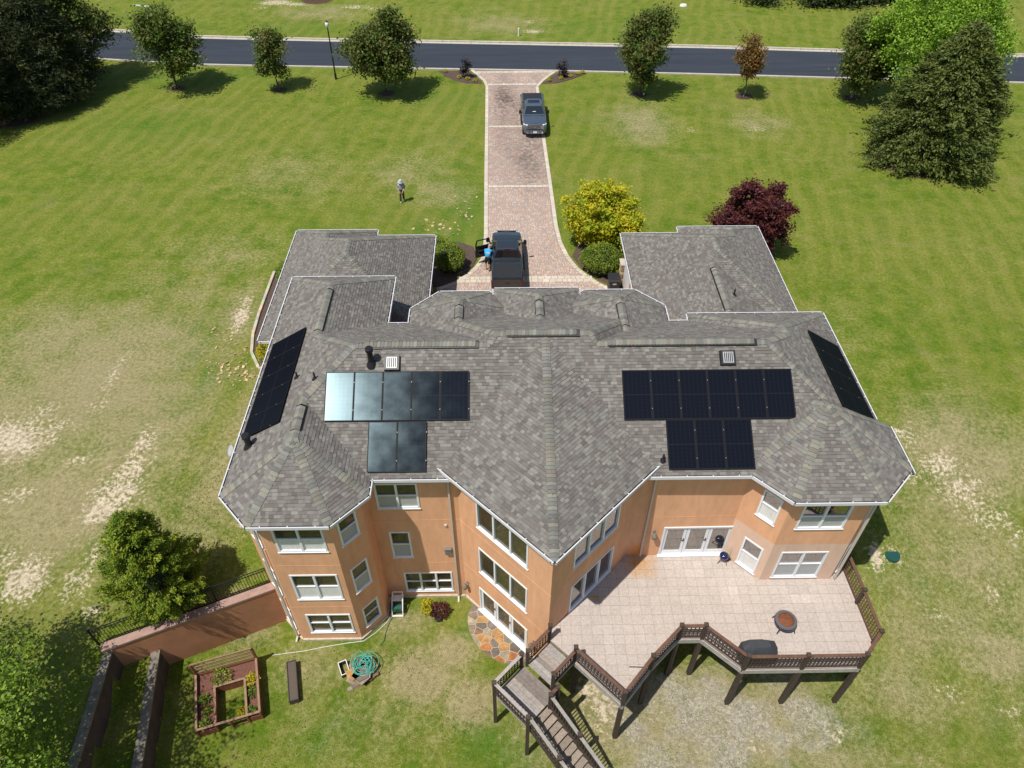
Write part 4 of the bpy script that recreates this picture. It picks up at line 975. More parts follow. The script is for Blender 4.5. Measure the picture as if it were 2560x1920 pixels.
ordn = ['first', 'second', 'third', 'fourth', 'fifth', 'sixth']
def row(x0, n, wd, y0, ln, where, grp):
    for k in range(n):
        lab = where % (ordn[k] if 0 < k < n - 1 else ('leftmost' if k == 0 else 'rightmost'))
        solar((x0 + k * wd, y0, zmain(y0)), (1, 0, 0), (0, cs, sn), (0, -sn, cs), wd, ln, lab, grp)
SP = 'black solar panels on the rear roof'
row(-6.90, 5, 1.105, 19.27, 1.95, '%s solar panel in the upper row of five left of the centre', SP); row(-5.19, 2, 1.105, 17.585, 1.94, '%s of the two solar panels below the left row of five', SP)
row(4.55, 6, 1.10, 19.22, 1.97, '%s solar panel in the upper row of six right of the centre', SP); row(6.13, 3, 1.09, 17.57, 1.92, '%s of the three solar panels below the right row of six', SP)
for k in range(5):
    solar((-10.2, 24.83 - k * 1.12, zleft(-10.2)), (0, -1, 0), (cs, 0, sn), (-sn, 0, cs), 1.12, 1.93, '%s solar panel on the left side slope, counted from the front' % ordn[k].replace('first', 'front-most'), 'black solar panels on the left side slope')
for k in range(4):
    solar((14.72, 19.82 + k * 1.14, ZE + m_ * (XR - 14.72)), (0, 1, 0), (-cs, 0, sn), (sn, 0, cs), 1.14, 1.88, '%s solar panel on the right side slope, counted from the rear' % ordn[k].replace('first', 'rear-most'), 'black solar panels on the right side slope')
# ------------------------------------------------------------------ raised patio with tiles and lattice railings
FZ = .20
deck = thing('patio_deck', 'raised tiled patio deck on tall dark posts behind the right half of the house', 'deck', (9, 14.5, -3))
dk_poly = [(1.66, 14.27), (5.18, 17.79), (9.43, 17.79), (10.71, 16.53), (13.72, 16.53), (14.42, 17.22), (14.47, 15.4), (14.5, 13.6), (13.6, 12.66), (11.36, 12.66), (9.12, 12.66), (7.80, 13.93), (6.82, 13.93), (4.28, 11.38), (2.60, 13.08), (1.70, 13.95)][::-1]
q = MB(); q.prism(dk_poly, -.02, FZ - .010); q.build('slab', 'tile_grout', deck)
tl = []
x = .06
while x < 15:
    y = 11.2
    while y < 18:
        a, b, c, d = x + .005, x + .415, y + .005, y + .415
        P = clip(clip(clip(clip(dk_poly, 1, 0, -a), -1, 0, b), 0, 1, -c), 0, -1, d)
        if len(P) > 2 and area(P) > .004:
            k = random.uniform(.965, 1.035); col = [.455 * k, .395 * k, .35 * k]
            cx, cy = x + .21, y + .21; st = math.exp(-((cx - 5.75) / .75) ** 2 - ((cy - 17.25) / .62) ** 2) * 0
            col = [col[0] * (1 + .12 * st), col[1] * (1 - .30 * st), col[2] * (1 - .82 * st)]
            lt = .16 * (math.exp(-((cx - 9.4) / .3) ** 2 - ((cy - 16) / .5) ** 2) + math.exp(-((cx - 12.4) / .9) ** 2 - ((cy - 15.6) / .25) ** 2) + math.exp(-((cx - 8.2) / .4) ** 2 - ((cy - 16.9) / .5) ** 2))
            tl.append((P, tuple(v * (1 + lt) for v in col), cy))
        y += .42
    x += .42
tl.sort(key=lambda t: (-area(t[0]) > -.15, t[2])); rest = MB()
def tile_into(mbx, P, c):
    z = FZ + random.uniform(-.001, .0015); mbx.prism(P, FZ - .02, z, c)
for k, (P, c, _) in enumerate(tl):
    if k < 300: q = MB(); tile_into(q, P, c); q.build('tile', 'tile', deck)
    else: tile_into(rest, P, c)
rest.build('tiles', 'tile', deck, kind='stuff')
RP = [(2.62, 13.1), (4.29, 11.38), (5.52, 12.74), (6.82, 13.95), (7.77, 13.95), (9.12, 12.67), (11.38, 12.67), (13.62, 12.68), (14.5, 13.6), (14.48, 15.38), (14.44, 17.15)]
for p, q_ in zip(RP[:-1], RP[1:]):                                         # weathered rim boards
    q = MB(); v = (Vector(q_) - Vector(p)).normalized(); n = Vector((v.y, -v.x)) * .05; e = v * .05
    a, b = Vector(p) + n - e, Vector(q_) + n + e
    q.beam((*a, .03), (*b, .03), .045, .27); q.build('rim_board', 'wood_rim', deck)
def post(parent, p, z0, z1, s=.14, m='wood_dark', cap=True, name='post'):
    q = MB(); q.box((p[0], p[1], (z0 + z1) / 2), (s, s, z1 - z0), rz=R(45) if s < 0 else 0); o = q.build(name, m, parent)
    if cap: q = MB(); q.box((p[0], p[1], z1 + .02), (s + .04, s + .04, .04), taper=.1); q.build('post_cap', m, o)
for k, p in enumerate(RP): post(deck, p, .03, 1.28 if k else 1.30)
for k in (1, 2, 3, 4, 5, 6, 7, 8): post(deck, RP[k], -3.2, -.09, .17, cap=False, name='leg')
post(deck, (2.75, 13.25), -3.2, -.03, .17, cap=False, name='leg'); post(deck, (9.0, 15.2), -3.2, -.03, .2, cap=False, name='leg'); post(deck, (12.5, 15.0), -3.2, -.03, .2, cap=False, name='leg')
def railing(parent, p, q_, zf0, zf1, h=1.0, m='wood_dark', cm='wood_red', pitch=.155, rows=4, inset=.07):
    a, b = Vector((*p, zf0)), Vector((*q_, zf1)); L3 = (b - a); u = Vector((L3.x, L3.y, 0)).normalized(); a += L3.normalized() * inset; b -= L3.normalized() * inset
    up = Vector((0, 0, 1)); side = u.cross(up)
    o = MB(); o.beam(a + up * h, b + up * h, .13, .035); o.build('cap_rail', cm, parent)
    o = MB(); o.beam(a + up * (h - .07), b + up * (h - .07), .04, .09); o.build('top_rail', m, parent)
    o = MB(); o.beam(a + up * .13, b + up * .13, .04, .09); o.build('bottom_rail', m, parent)
    L = (b - a).length; n = max(2, round(L / pitch))
    for k in range(1, n):
        c = a.lerp(b, k / n); o = MB(); o.beam(c + up * .12 + side * .012, c + up * (h - .09) + side * .012, .045, .014, up=tuple(side)); o.build('lattice_slat', m, parent)
    for k in range(1, rows):
        zz = .17 + (h - .28) * k / rows; o = MB(); o.beam(a + up * zz - side * .008, b + up * zz - side * .008, .014, .045); o.build('lattice_slat', m, parent)
for p, q_ in zip(RP[:-1], RP[1:]): railing(deck, p, q_, FZ - .02, FZ - .02, m='wood_dark' if p[0] < 14 else 'wood_red')
# stair and landing
OS = Vector((1.70, 13.95)); va = Vector((-.70711, -.70711)); vb = Vector((.70711, -.70711))
def SP2(t, s): p = OS + va * t + vb * s; return (p.x, p.y)
stair = thing('deck_stair', 'weathered grey wooden landing and stair running down from the tiled patio', 'stair', (*SP2(2, 1), -3))
def board(t0, t1, s0, s1, z, parent, th=.04):
    q = MB(); P = [SP2(t0, s0), SP2(t1, s0), SP2(t1, s1), SP2(t0, s1)]
    if area(P) < 0: P = P[::-1]
    k = random.uniform(.8, 1.2); q.prism(P, z - th, z, random.choice([(.30 * k, .26 * k, .225 * k), (.27 * k, .225 * k, .19 * k), (.34 * k, .31 * k, .285 * k), (.24 * k, .205 * k, .18 * k)])); q.build('board', 'wood_grey', parent)
t = .02
while t < 1.27: board(t, t + .172, .0, 1.2, .0, stair); t += .18
t = 1.30
while t < 2.80: board(t, min(t + .192, 2.84), -.17, 1.5, -.36, stair); t += .20
for k, (z, s) in enumerate([(-.36 - .19 * (i + 1), 1.52 + .27 * i) for i in range(13)]):
    q = MB(); P = [SP2(1.78, s), SP2(2.80, s), SP2(2.80, s + .262), SP2(1.78, s + .262)]
    P = P if area(P) > 0 else P[::-1]; kk = random.uniform(.85, 1.15); q.prism(P, z - .04, z, (.27 * kk, .22 * kk, .175 * kk)); q.build('tread', 'wood_grey', stair)
def s3(t, s, z): return (*SP2(t, s), z)
for t in (1.75, 2.83):
    q = MB(); q.beam(s3(t, 1.5, -.52), s3(t, 5.3, -3.19), .05, .30); q.build('stringer', 'wood_dark', stair)
for p, q_ in ((s3(.0, .0, -.12), s3(1.27, .0, -.12)), (s3(.0, 1.22, -.12), s3(1.27, 1.22, -.12)), (s3(1.29, -.2, -.5), s3(2.86, -.2, -.5)), (s3(2.87, -.2, -.5), s3(2.87, 1.5, -.5)), (s3(1.29, 1.52, -.5), s3(1.75, 1.52, -.5))):
    q = MB(); q.beam(p, q_, .045, .2); q.build('joist', 'wood_rim', stair)
for (t, s), z0, z1 in [((-.03, -.05), .03, 1.28), ((1.24, -.05), -.2, 1.02), ((1.38, -.24), -.5, .70), ((2.90, -.22), -3.2, .66), ((2.92, 1.56), -3.2, .62), ((1.22, 1.26), -3.2, 1.02), ((1.34, 1.62), -3.2, .70), ((1.73, 1.60), -.6, .62), ((1.73, 3.1), -1.9, -.40), ((2.87, 3.1), -3.2, -.40), ((1.73, 4.6), -3.1, -1.45), ((2.87, 4.6), -3.2, -1.45)]:
    post(stair, SP2(t, s), z0, z1)
railing(stair, SP2(-.03, -.05), SP2(1.24, -.05), .0, -.02, m='wood_red'); railing(stair, RP[0], SP2(1.22, 1.26), .0, -.02)
railing(stair, SP2(1.38, -.24), SP2(2.90, -.22), -.36, -.36, cm='wood_rim', rows=4); railing(stair, SP2(2.90, -.22), SP2(2.92, 1.56), -.36, -.36, cm='wood_rim'); railing(stair, SP2(1.34, 1.62), SP2(1.73, 1.60), -.36, -.36, pitch=.3, rows=2)
for t, r_ in ((1.73, 1), (2.87, 4)):
    for s0, s1 in ((1.6, 3.1), (3.1, 4.6)):
        z = lambda s: -.42 - .19 / .27 * (s - 1.5); railing(stair, SP2(t, s0), SP2(t, s1), z(s0), z(s1), cm='wood_rim', rows=r_)
# ------------------------------------------------------------------ patio furniture
C0 = (11.16, 14.42)
t = thing('fire_pit', 'round fire pit with mosaic rim and rusty bowl lid on the patio', 'fire pit', (*C0, FZ))
q = MB(); q.lathe((*C0, FZ), [(.28, .40), (.43, .43), (.435, .48), (.42, .495), (.315, .50), (.31, .47)], 32); q.build('rim', 'mosaic', t)
q = MB(); q.lathe((*C0, FZ), [(.15, .20), (.315, .38), (.318, .495), (.26, .53), (.16, .565), (.05, .578), (.01, .58)], 28); q.build('lid', 'rust', t, smooth=True)
q = MB(); q.tube([(C0[0] - .06, C0[1] - .02, FZ + .575), (C0[0] - .05, C0[1], FZ + .62), (C0[0] + .05, C0[1] + .01, FZ + .62), (C0[0] + .06, C0[1] + .02, FZ + .575)], .012, 6); q.build('handle', 'rust', t)
q = MB(); q.lathe((*C0, FZ), [(.42, .33), (.445, .36), (.445, .405), (.42, .41)], 28); q.build('band', 'kettle_blue', t)
for k in range(4):
    a = R(45 + 90 * k); q = MB(); q.tube([(C0[0] + math.cos(a) * .40, C0[1] + math.sin(a) * .40, FZ + .36), (C0[0] + math.cos(a) * .46, C0[1] + math.sin(a) * .46, FZ + .18), (C0[0] + math.cos(a) * .50, C0[1] + math.sin(a) * .50, FZ)], .02, 6); q.build('leg', 'black_metal', t)
t = thing('covered_grill', 'barbecue grill under a dark grey cover beside the patio rail', 'grill', (9.72, 13.12, FZ))
def ring(pts, z): return [(x, y, FZ + z) for x, y in pts]
rows = [ring([(9.02, 12.82), (9.35, 12.78), (9.9, 12.76), (10.38, 12.80), (10.46, 13.1), (10.4, 13.42), (9.8, 13.5), (9.3, 13.48), (9.02, 13.4), (8.98, 13.1)], .06)]
rows.append(ring([(9.0, 12.85), (9.35, 12.80), (9.9, 12.78), (10.36, 12.83), (10.42, 13.1), (10.37, 13.40), (9.8, 13.46), (9.3, 13.45), (9.02, 13.37), (8.97, 13.1)], .5))
rows.append(ring([(9.0, 12.88), (9.33, 12.80), (9.9, 12.80), (10.3, 12.86), (10.38, 13.1), (10.33, 13.38), (9.8, 13.44), (9.3, 13.43), (9.03, 13.36), (8.97, 13.1)], .80))
rows.append(ring([(9.05, 12.95), (9.36, 12.88), (9.9, 12.88), (10.15, 12.92), (10.24, 13.1), (10.2, 13.33), (9.8, 13.40), (9.34, 13.39), (9.08, 13.32), (9.02, 13.1)], .92))
rows.append(ring([(9.22, 13.03), (9.42, 12.98), (9.85, 12.98), (10.02, 13.02), (10.05, 13.1), (10.0, 13.25), (9.8, 13.31), (9.42, 13.31), (9.25, 13.25), (9.2, 13.12)], 1.06))
q = MB(); q.grid([list(r) for r in rows], close=True); q.face(rows[-1]); cv = q.build('cover', 'grill_cover', t, smooth=False)
for x in (9.1, 10.3):
    for y in (12.9, 13.35): q = MB(); q.cyl((x, y, FZ), (x, y, FZ + .12), .03, n=8); q.build('castor', 'black_metal', t)
q = MB(); q.tube([(9.0, 12.84, FZ + .45), (9.5, 12.76, FZ + .43), (10.36, 12.80, FZ + .45), (10.45, 13.1, FZ + .44)], .012, 5); q.build('drawstring', 'black_metal', t)
KC = (9.36, 17.45)
t = thing('kettle_grill', 'small round navy blue kettle grill by the patio glass doors', 'grill', (*KC, FZ))
q = MB(); q.lathe((*KC, FZ + .36), [(.03, -.13), (.13, -.10), (.19, -.02), (.20, .03)], 20); q.build('bowl', 'kettle_blue', t, smooth=True)
q = MB(); q.lathe((*KC, FZ + .40), [(.205, 0), (.20, .05), (.15, .12), (.07, .155), (.01, .165)], 20); q.build('lid', 'kettle_blue', t, smooth=True)
q = MB(); q.cyl((*KC, FZ + .56), (*KC, FZ + .60), .03, n=8); q.build('knob', 'black_metal', t)
for a in (100, 205, 300):
    a = R(a); q = MB(); q.tube([(KC[0] + math.cos(a) * .12, KC[1] + math.sin(a) * .12, FZ + .26), (KC[0] + math.cos(a) * .27, KC[1] + math.sin(a) * .27, FZ + .0)], .017, 6); q.build('leg', 'wood_red', t)
t = thing('broom', 'pale green broom handle leaning on the patio door frame', 'broom', (9.66, 17.55, FZ))
q = MB(); q.cyl((9.62, 17.52, FZ + .12), (9.72, 17.72, FZ + 1.55), .014, n=6); q.build('pole', mat('broom_green', (.30, .50, .26), .5), t)
q = MB(); q.box((9.61, 17.50, FZ + .07), (.26, .07, .13), taper=.3); q.build('brush', 'black_metal', t)
q = MB(); q.box((3.70, 15.75, FZ + .05), (.26, .13, .09), rz=R(-25)); tag(q.build('wood_block', mat('wood_fresh', (.48, .29, .13), .7, var=.2, vscale=6)), 'short pale wood block on the patio tiles by the prow windows', 'wood block')
q = MB(); q.beam((4.72, 12.79, FZ + .02), (5.25, 12.77, FZ + .02), .03, .03); tag(q.build('steel_bar', 'black_metal'), 'dark straight bar lying on the tiles against the patio rail', 'bar')
# ------------------------------------------------------------------ retaining wall, terraces, iron fence
A_, B_ = Vector((-9.95, 16.78)), Vector((-16.3, 14.06)); dv = (B_ - A_).normalized(); nv = Vector((-dv.y, dv.x))   # nv points to the yard
if nv.y > 0: nv = -nv
t = thing('retaining_wall', 'long terracotta stucco retaining wall running left from the house tower', 'wall', (-13, 15.2, -3))
q = MB(); P = [tuple(A_ + nv * .12), tuple(B_ + nv * .12), tuple(B_ - nv * .25), tuple(A_ - nv * .25)]; P = P if area(P) > 0 else P[::-1]
q.prism(P, -3.2, -.34); q.build('wall_body', 'retaining', t)
q = MB(); P = [tuple(A_ + nv * .15), tuple(B_ + nv * .15), tuple(B_ - nv * .22), tuple(A_ - nv * .22)]; P = P if area(P) > 0 else P[::-1]
q.prism(P, -.34, -.24); q.build('coping', mat('coping', (.36, .23, .19), .9, var=.25, vscale=4, bump=.3, bscale=30), t)
def terrace(pts, ztop, zb, label):
    t = thing('terrace_wall', label, 'wall', (*pts[0], zb)); D = densify(pts, 1.0)
    q = MB(); strip(q, pts, -.13, .15, zb, ztop - .1); q.build('wall_body', 'terrace_wall', t)
    for a, b in zip(D[:-1], D[1:]):
        q = MB(); e = (Vector(b) - Vector(a)).normalized() * .006; strip(q, [tuple(Vector(a) + e), tuple(Vector(b) - e)], -.17, .2, ztop - .1, ztop + random.uniform(-.006, .006)); q.build('cap_stone', 'concrete_old', t)
terrace([(-16.12, 14.12), (-15.85, 11.0), (-15.6, 7.0)], -.42, -2.2, 'upper concrete-capped terrace wall below the end of the iron fence')
terrace([(-14.80, 14.72), (-14.0, 10.2), (-13.5, 6.5)], -1.62, -3.3, 'lower concrete-capped terrace wall beside the raised garden bed')
fence = thing('iron_fence', 'black iron picket fence on the retaining wall behind the round conifer', 'fence', (-13.3, 15.6, -.4))
f0, f1 = Vector((-10.1, 17.05)), Vector((-16.5, 14.28)); L = (f1 - f0).length
def fp3(u, z): p = f0.lerp(f1, u / L); return (p.x, p.y, z)
for z in (-.30, .62, .78): q = MB(); q.beam(fp3(0, z), fp3(L, z), .03, .035); q.build('rail', 'iron', fence)
for k in range(4): u = L * k / 3; q = MB(); q.beam(fp3(u, -.5), fp3(u, .88), .065, .065); q.build('post', 'iron', fence)
n = int(L / .115)
for k in range(1, n):
    if abs((k * L / n) % (L / 3)) < .06: continue
    q = MB(); q.beam(fp3(k * L / n, -.34), fp3(k * L / n, .80), .017, .017); q.build('picket', 'iron', fence)
# ------------------------------------------------------------------ raised bed with gate and trellis
Q0 = Vector((-12.42, 11.62)); eu = Vector((.9575, .288)); ev = Vector((-.288, .9575)); RW, RL = 2.46, 2.41
def rb(u, v, z=0): p = Q0 + eu * u + ev * v; return (p.x, p.y, z)
bedt = thing('raised_garden_bed', 'red cedar keyhole garden bed with inner court and slatted trellis', 'garden bed', rb(RW / 2, RL / 2, -3))
def planks(p0, p1, z0, z1, n, th=.045):
    for k in range(n):
        a = z0 + (z1 - z0) * k / n; b = z0 + (z1 - z0) * (k + 1) / n; q = MB(); q.beam((*rb(*p0)[:2], (a + b) / 2), (*rb(*p1)[:2], (a + b) / 2), th, (b - a) - .012); q.build('plank', 'cedar', bedt)
def rim(p0, p1, z, m='cedar_top', wd=.09, th=.035): q = MB(); q.beam((*rb(*p0)[:2], z), (*rb(*p1)[:2], z), wd, th); q.build('rim', m, bedt)
for p0, p1 in (((0, 0), (0, RL)), ((RW, 0), (RW, RL)), ((.05, RL), (RW - .05, RL))): planks(p0, p1, -3.02, -2.46, 4)
planks((.03, 0), (.73, 0), -3.02, -2.62, 3); planks((1.95, 0), (RW - .03, 0), -3.02, -2.62, 3)
planks((.73, .05), (.73, 1.63), -3.02, -2.48, 4); planks((1.95, .05), (1.95, 1.63), -3.02, -2.48, 4); planks((.76, 1.63), (1.92, 1.63), -3.02, -2.48, 4)
for p0, p1, z in (((0, -.02), (0, RL), -2.40), ((RW, -.02), (RW, RL), -2.40), ((.73, .0), (.73, 1.66), -2.43), ((1.95, 0), (1.95, 1.66), -2.43), ((.70, 1.63), (1.98, 1.63), -2.425), ((-.02, 0), (RW + .02, 0), -2.365)): rim(p0, p1, z)
for u in (0, .73, 1.30, 1.95, RW):
    q = MB(); q.beam((*rb(u, 0)[:2], -3.05), (*rb(u, 0)[:2], -2.39), .08, .08); q.build('post', 'cedar', bedt)
q = MB(); q.beam((*rb(1.36, -.01)[:2], -2.95), (*rb(1.9, -.01)[:2], -2.95), .03, .08); q.beam((*rb(1.36, -.01)[:2], -2.5), (*rb(1.9, -.01)[:2], -2.5), .03, .08); q.build('gate', 'cedar', bedt)
for u in (0, RW):
    q = MB(); q.beam((*rb(u, RL)[:2], -3.05), (*rb(u, RL)[:2], -1.58), .09, .09); q.build('post', 'cedar', bedt)
for k in range(4): rim((0, RL - .0), (RW, RL - .0), -2.30 + k * .24, 'cedar_top', .05, .07)
so = [MB(), MB(), MB()]
so[0].prism([rb(.03, .03)[:2], rb(.70, .03)[:2], rb(.70, 1.66)[:2], rb(.03, 1.66)[:2]], -3, -2.60); so[1].prism([rb(1.98, .03)[:2], rb(RW - .03, .03)[:2], rb(RW - .03, 1.66)[:2], rb(1.98, 1.66)[:2]], -3, -2.60)
so[2].prism([rb(.03, 1.665)[:2], rb(RW - .03, 1.665)[:2], rb(RW - .03, RL - .03)[:2], rb(.03, RL - .03)[:2]], -3, -2.58)
for s in so: s.build('soil', 'soil', bedt)
q = MB(); pth = [Vector(rb(RW - .02, RL, -1.58)) + Vector((random.uniform(-.05, .05), random.uniform(-.05, .05), -k * .035)) for k in range(9)]; q.tube(pth, .03, 5)
tag(q.build('wire_bundle', 'dark_plastic'), 'tangle of dark wire hung on the trellis corner post', 'wire')
# dark planter trough
t = thing('planter_trough', 'long narrow dark brown planter trough on the grass beside the garden bed', 'planter', (-9.08, 13.74, -3))
pc, ang = Vector((-9.08, 13.74)), math.atan2(14.6 - 12.9, -9.3 + 8.85); pw, pl_ = .40, 1.76
def pp(u, v): c, s = math.cos(ang), math.sin(ang); return (pc.x + u * c - v * s, pc.y + u * s + v * c)
mat('trough', (.05, .037, .036), .7, var=.15, vscale=4)
for a, b, c, d in ((-pl_ / 2, pl_ / 2, pw / 2 - .03, pw / 2), (-pl_ / 2, pl_ / 2, -pw / 2, -pw / 2 + .03), (-pl_ / 2, -pl_ / 2 + .03, -pw / 2 + .03, pw / 2 - .03), (pl_ / 2 - .03, pl_ / 2, -pw / 2 + .03, pw / 2 - .03)):
    q = MB(); q.prism([pp(a, c), pp(b, c), pp(b, d), pp(a, d)], -3.05, -2.66); q.build('side', 'trough', t)
q = MB(); q.prism([pp(-pl_ / 2 + .03, -pw / 2 + .03), pp(pl_ / 2 - .03, -pw / 2 + .03), pp(pl_ / 2 - .03, pw / 2 - .03), pp(-pl_ / 2 + .03, pw / 2 - .03)], -3, -2.70); q.build('soil', 'soil_brown', t)
# ------------------------------------------------------------------ stacked flagstones, hose coil, tray
PALF = [(.30, .115, .035), (.20, .155, .11), (.36, .175, .055), (.125, .092, .072), (.27, .225, .16), (.17, .105, .065), (.38, .21, .075), (.15, .12, .10)]
sc0 = Vector((-6.25, 14.25))
for k in range(16):
    z = -3.0 + .055 * (k // 2); c = sc0 + Vector((random.uniform(-.34, .34), random.uniform(-.42, .3))); nn = random.choice((5, 6)); r0 = random.uniform(.28, .5); a0 = random.uniform(0, 6)
    P = [(c.x + math.cos(a0 + 2 * math.pi * i / nn) * r0 * random.uniform(.8, 1.15), c.y + math.sin(a0 + 2 * math.pi * i / nn) * r0 * random.uniform(.7, 1.05)) for i in range(nn)]
    q = MB(); q.prism(P, z, z + .05, PALF[k % 8]); o = q.build('flagstone_slab', 'flagstone'); tag(o, 'loose brown flagstone slab in the pile under the teal hose', 'slab', 'loose slabs stacked under the hose')
for k in range(4):
    a = Vector((-6.75 + k * .16, 13.42 + k * .10)); q = MB(); b = a + Vector((.75, .36)); q.beam((*a, -2.97 + .045 * k), (*b, -2.97 + .045 * k), .16, .04, col=PALF[(k * 3 + 4) % 8]); tag(q.build('flagstone_slab', 'flagstone'), 'long narrow flagstone slab leaning at the near edge of the pile', 'slab', 'narrow slabs at the pile edge')
hp = []
for i in range(420):
    a = i * .21; r_ = .27 + .15 * math.sin(i * .137) + .04 * math.sin(i * .53); hp.append((-6.14 + math.cos(a) * r_ * 1.05 + .05 * math.sin(i * .05), 14.35 + math.sin(a) * r_ * 1.15, -2.66 + .00034 * i + .05 * math.sin(i * .31)))
for i in range(30):
    a = 2 + i * .2; hp.append((-6.12 + math.cos(a) * .60, 14.42 + math.sin(a) * .56, -2.52 - .004 * i))
q = MB(); q.tube(hp, .014, 5); tag(q.build('garden_hose', 'hose_teal', smooth=True), 'teal garden hose coiled in a heap on the flagstone pile', 'hose')
t = thing('plastic_tray', 'small white-rimmed rectangular tray beside the hose pile', 'tray', (-7.0, 14.28, -3)); an = math.atan2(-.62, .28)
def tp(u, v): c, s = math.cos(an), math.sin(an); return (-7.0 + u * c - v * s, 14.28 + u * s + v * c)
for a, b, c, d in ((-.30, .30, .15, .18), (-.30, .30, -.18, -.15), (-.30, -.27, -.15, .15), (.27, .30, -.15, .15)):
    q = MB(); q.prism([tp(a, c), tp(b, c), tp(b, d), tp(a, d)], -3.02, -2.72); q.build('side', 'dark_plastic', t)
    q = MB(); q.prism([tp(a * 1.04, c * 1.04), tp(b * 1.04, c * 1.04), tp(b * 1.04, d * 1.04), tp(a * 1.04, d * 1.04)], -2.718, -2.70); q.build('rim', 'white_paint', t)
# ------------------------------------------------------------------ hose reel, cords
t = thing('hose_reel', 'white hose reel cart with dark green hose against the shaded wall', 'hose reel', (-4.95, 17.1, -3))
for dx in (-.24, .24):
    q = MB(); q.tube([(-4.95 + dx, 16.75, -2.97), (-4.95 + dx, 16.85, -2.6), (-4.95 + dx, 17.25, -2.25), (-4.95 + dx * .9, 17.5, -2.1)], .028, 6); q.build('side_frame', 'white_paint', t)
    q = MB(); q.cyl((-4.95 + dx * 1.15, 17.35, -2.88), (-4.95 + dx * 1.3, 17.35, -2.88), .12, n=14); q.build('wheel', 'dark_plastic', t)
q = MB(); q.beam((-5.17, 17.5, -2.1), (-4.73, 17.5, -2.1), .05, .05); q.build('handle', 'white_paint', t)
q = MB(); q.beam((-5.2, 16.76, -2.93), (-4.7, 16.76, -2.93), .07, .05); q.build('foot_bar', 'white_paint', t)
q = MB(); q.beam((-5.2, 17.33, -2.35), (-4.7, 17.33, -2.35), .3, .03); q.build('tray', 'white_paint', t)
q = MB(); q.cyl((-5.14, 17.0, -2.6), (-4.76, 17.0, -2.6), .17, n=16); q.build('drum', 'hose_green', t)
for k in range(7): q = MB(); q.lathe((-5.12 + k * .055, 17.0, -2.6), [(.17, -.024), (.20, -.012), (.20, .012), (.17, .024)], 16, tilt=Matrix.Rotation(R(90), 3, 'Y')); q.build('hose_loop', 'hose_green', t)
q = MB(); q.tube([(-10.3, 15.0, -2.98), (-8.89, 15.18, -2.98), (-7.97, 15.37, -2.98), (-7.04, 15.52, -2.98), (-6.35, 15.60, -2.97), (-5.85, 16.0, -2.97), (-5.4, 16.5, -2.97), (-5.25, 16.9, -2.95)], .016, 5); tag(q.build('white_hose', 'cord_white'), 'thin white hose trailing across the grass from tower to garden bed', 'hose')
q = MB(); q.tube([(-5.1, 16.9, -2.95), (-5.3, 16.5, -2.97), (-5.42, 16.0, -2.97), (-5.45, 15.6, -2.97), (-5.6, 15.35, -2.98)], .013, 5); tag(q.build('green_hose', 'hose_green'), 'dark green hose running out on the grass from the hose reel', 'hose')
# ------------------------------------------------------------------ flagstone half circle at the basement doors
flag = thing('flagstone_landing', 'half round rust and grey flagstone landing at the basement doors', 'landing', (-.4, 15.8, -3))
dcen = Vector(W_pl.P(upl + 2.45, 0)[:2]); un = W_pl.d; on = W_pl.n
hc = []
for k in range(25):
    a = math.pi * k / 24; hc.append(tuple(dcen + un * math.cos(a) * 1.85 + on * (.04 + math.sin(a) * 1.30)))
hc = hc if area(hc) > 0 else hc[::-1]
q = MB(); q.prism(hc, -3.1, -2.965); q.build('mortar_bed', 'mortar', flag)
rr = random.Random(5); seeds = []
while len(seeds) < 30:
    u, v = rr.uniform(-1.8, 1.8), rr.uniform(.02, 1.35); p = tuple(dcen + un * u + on * v)
    if inside(hc, *p) and all((Vector(p) - Vector(s)).length > .26 for s in seeds): seeds.append(p)
for i, s in enumerate(seeds):
    P = hc
    for j, o in enumerate(seeds):
        if i != j:
            mx, my = (s[0] + o[0]) / 2, (s[1] + o[1]) / 2; dx, dy = s[0] - o[0], s[1] - o[1]; ll = math.hypot(dx, dy); P = clip(P, dx / ll, dy / ll, -(dx * mx + dy * my) / ll - .016)
    if len(P) > 2 and area(P) > .004:
        q = MB(); kk = rr.uniform(.85, 1.15); cx = sum(p[0] for p in P) / len(P); cy = sum(p[1] for p in P) / len(P)
        q.prism(P, -2.98, -2.945 + rr.uniform(0, .008), tuple(v * kk * 1.12 for v in rr.choice(PALF)), top=[(cx + (a - cx) * .96, cy + (b - cy) * .96) for a, b in P]); q.build('flagstone', 'flagstone', flag)
q = MB(); q.cyl((17.95, 18.8, -1.72), (17.95, 18.8, -1.58), .36, .34, 24); o = q.build('septic_lid', 'green_plastic'); tag(o, 'round green access lid beside a sandy patch right of the patio', 'access lid', 'round green access lids')
q = MB(); q.cyl((17.72, 21.3, -1.1), (17.72, 21.3, -.92), .34, .32, 24); o = q.build('septic_lid', 'green_plastic'); tag(o, 'round green access lid half hidden behind the right tower eave', 'access lid', 'round green access lids')
t = thing('brick_pad', 'small red brick pad on the grass left of the tower', 'brick pad', (-10.6, 18.8, TZ(-10.5, 18.8)))
for k in range(5):
    for j in range(3): q = MB(); kk = random.uniform(.8, 1.15); q.box((-10.40 - .22 * j, 18.55 + .125 * k, TZ(-10.5, 18.8) + .02), (.21, .115, .06), col=(.30 * kk, .16 * kk, .12 * kk)); q.build('brick', 'paver', t)
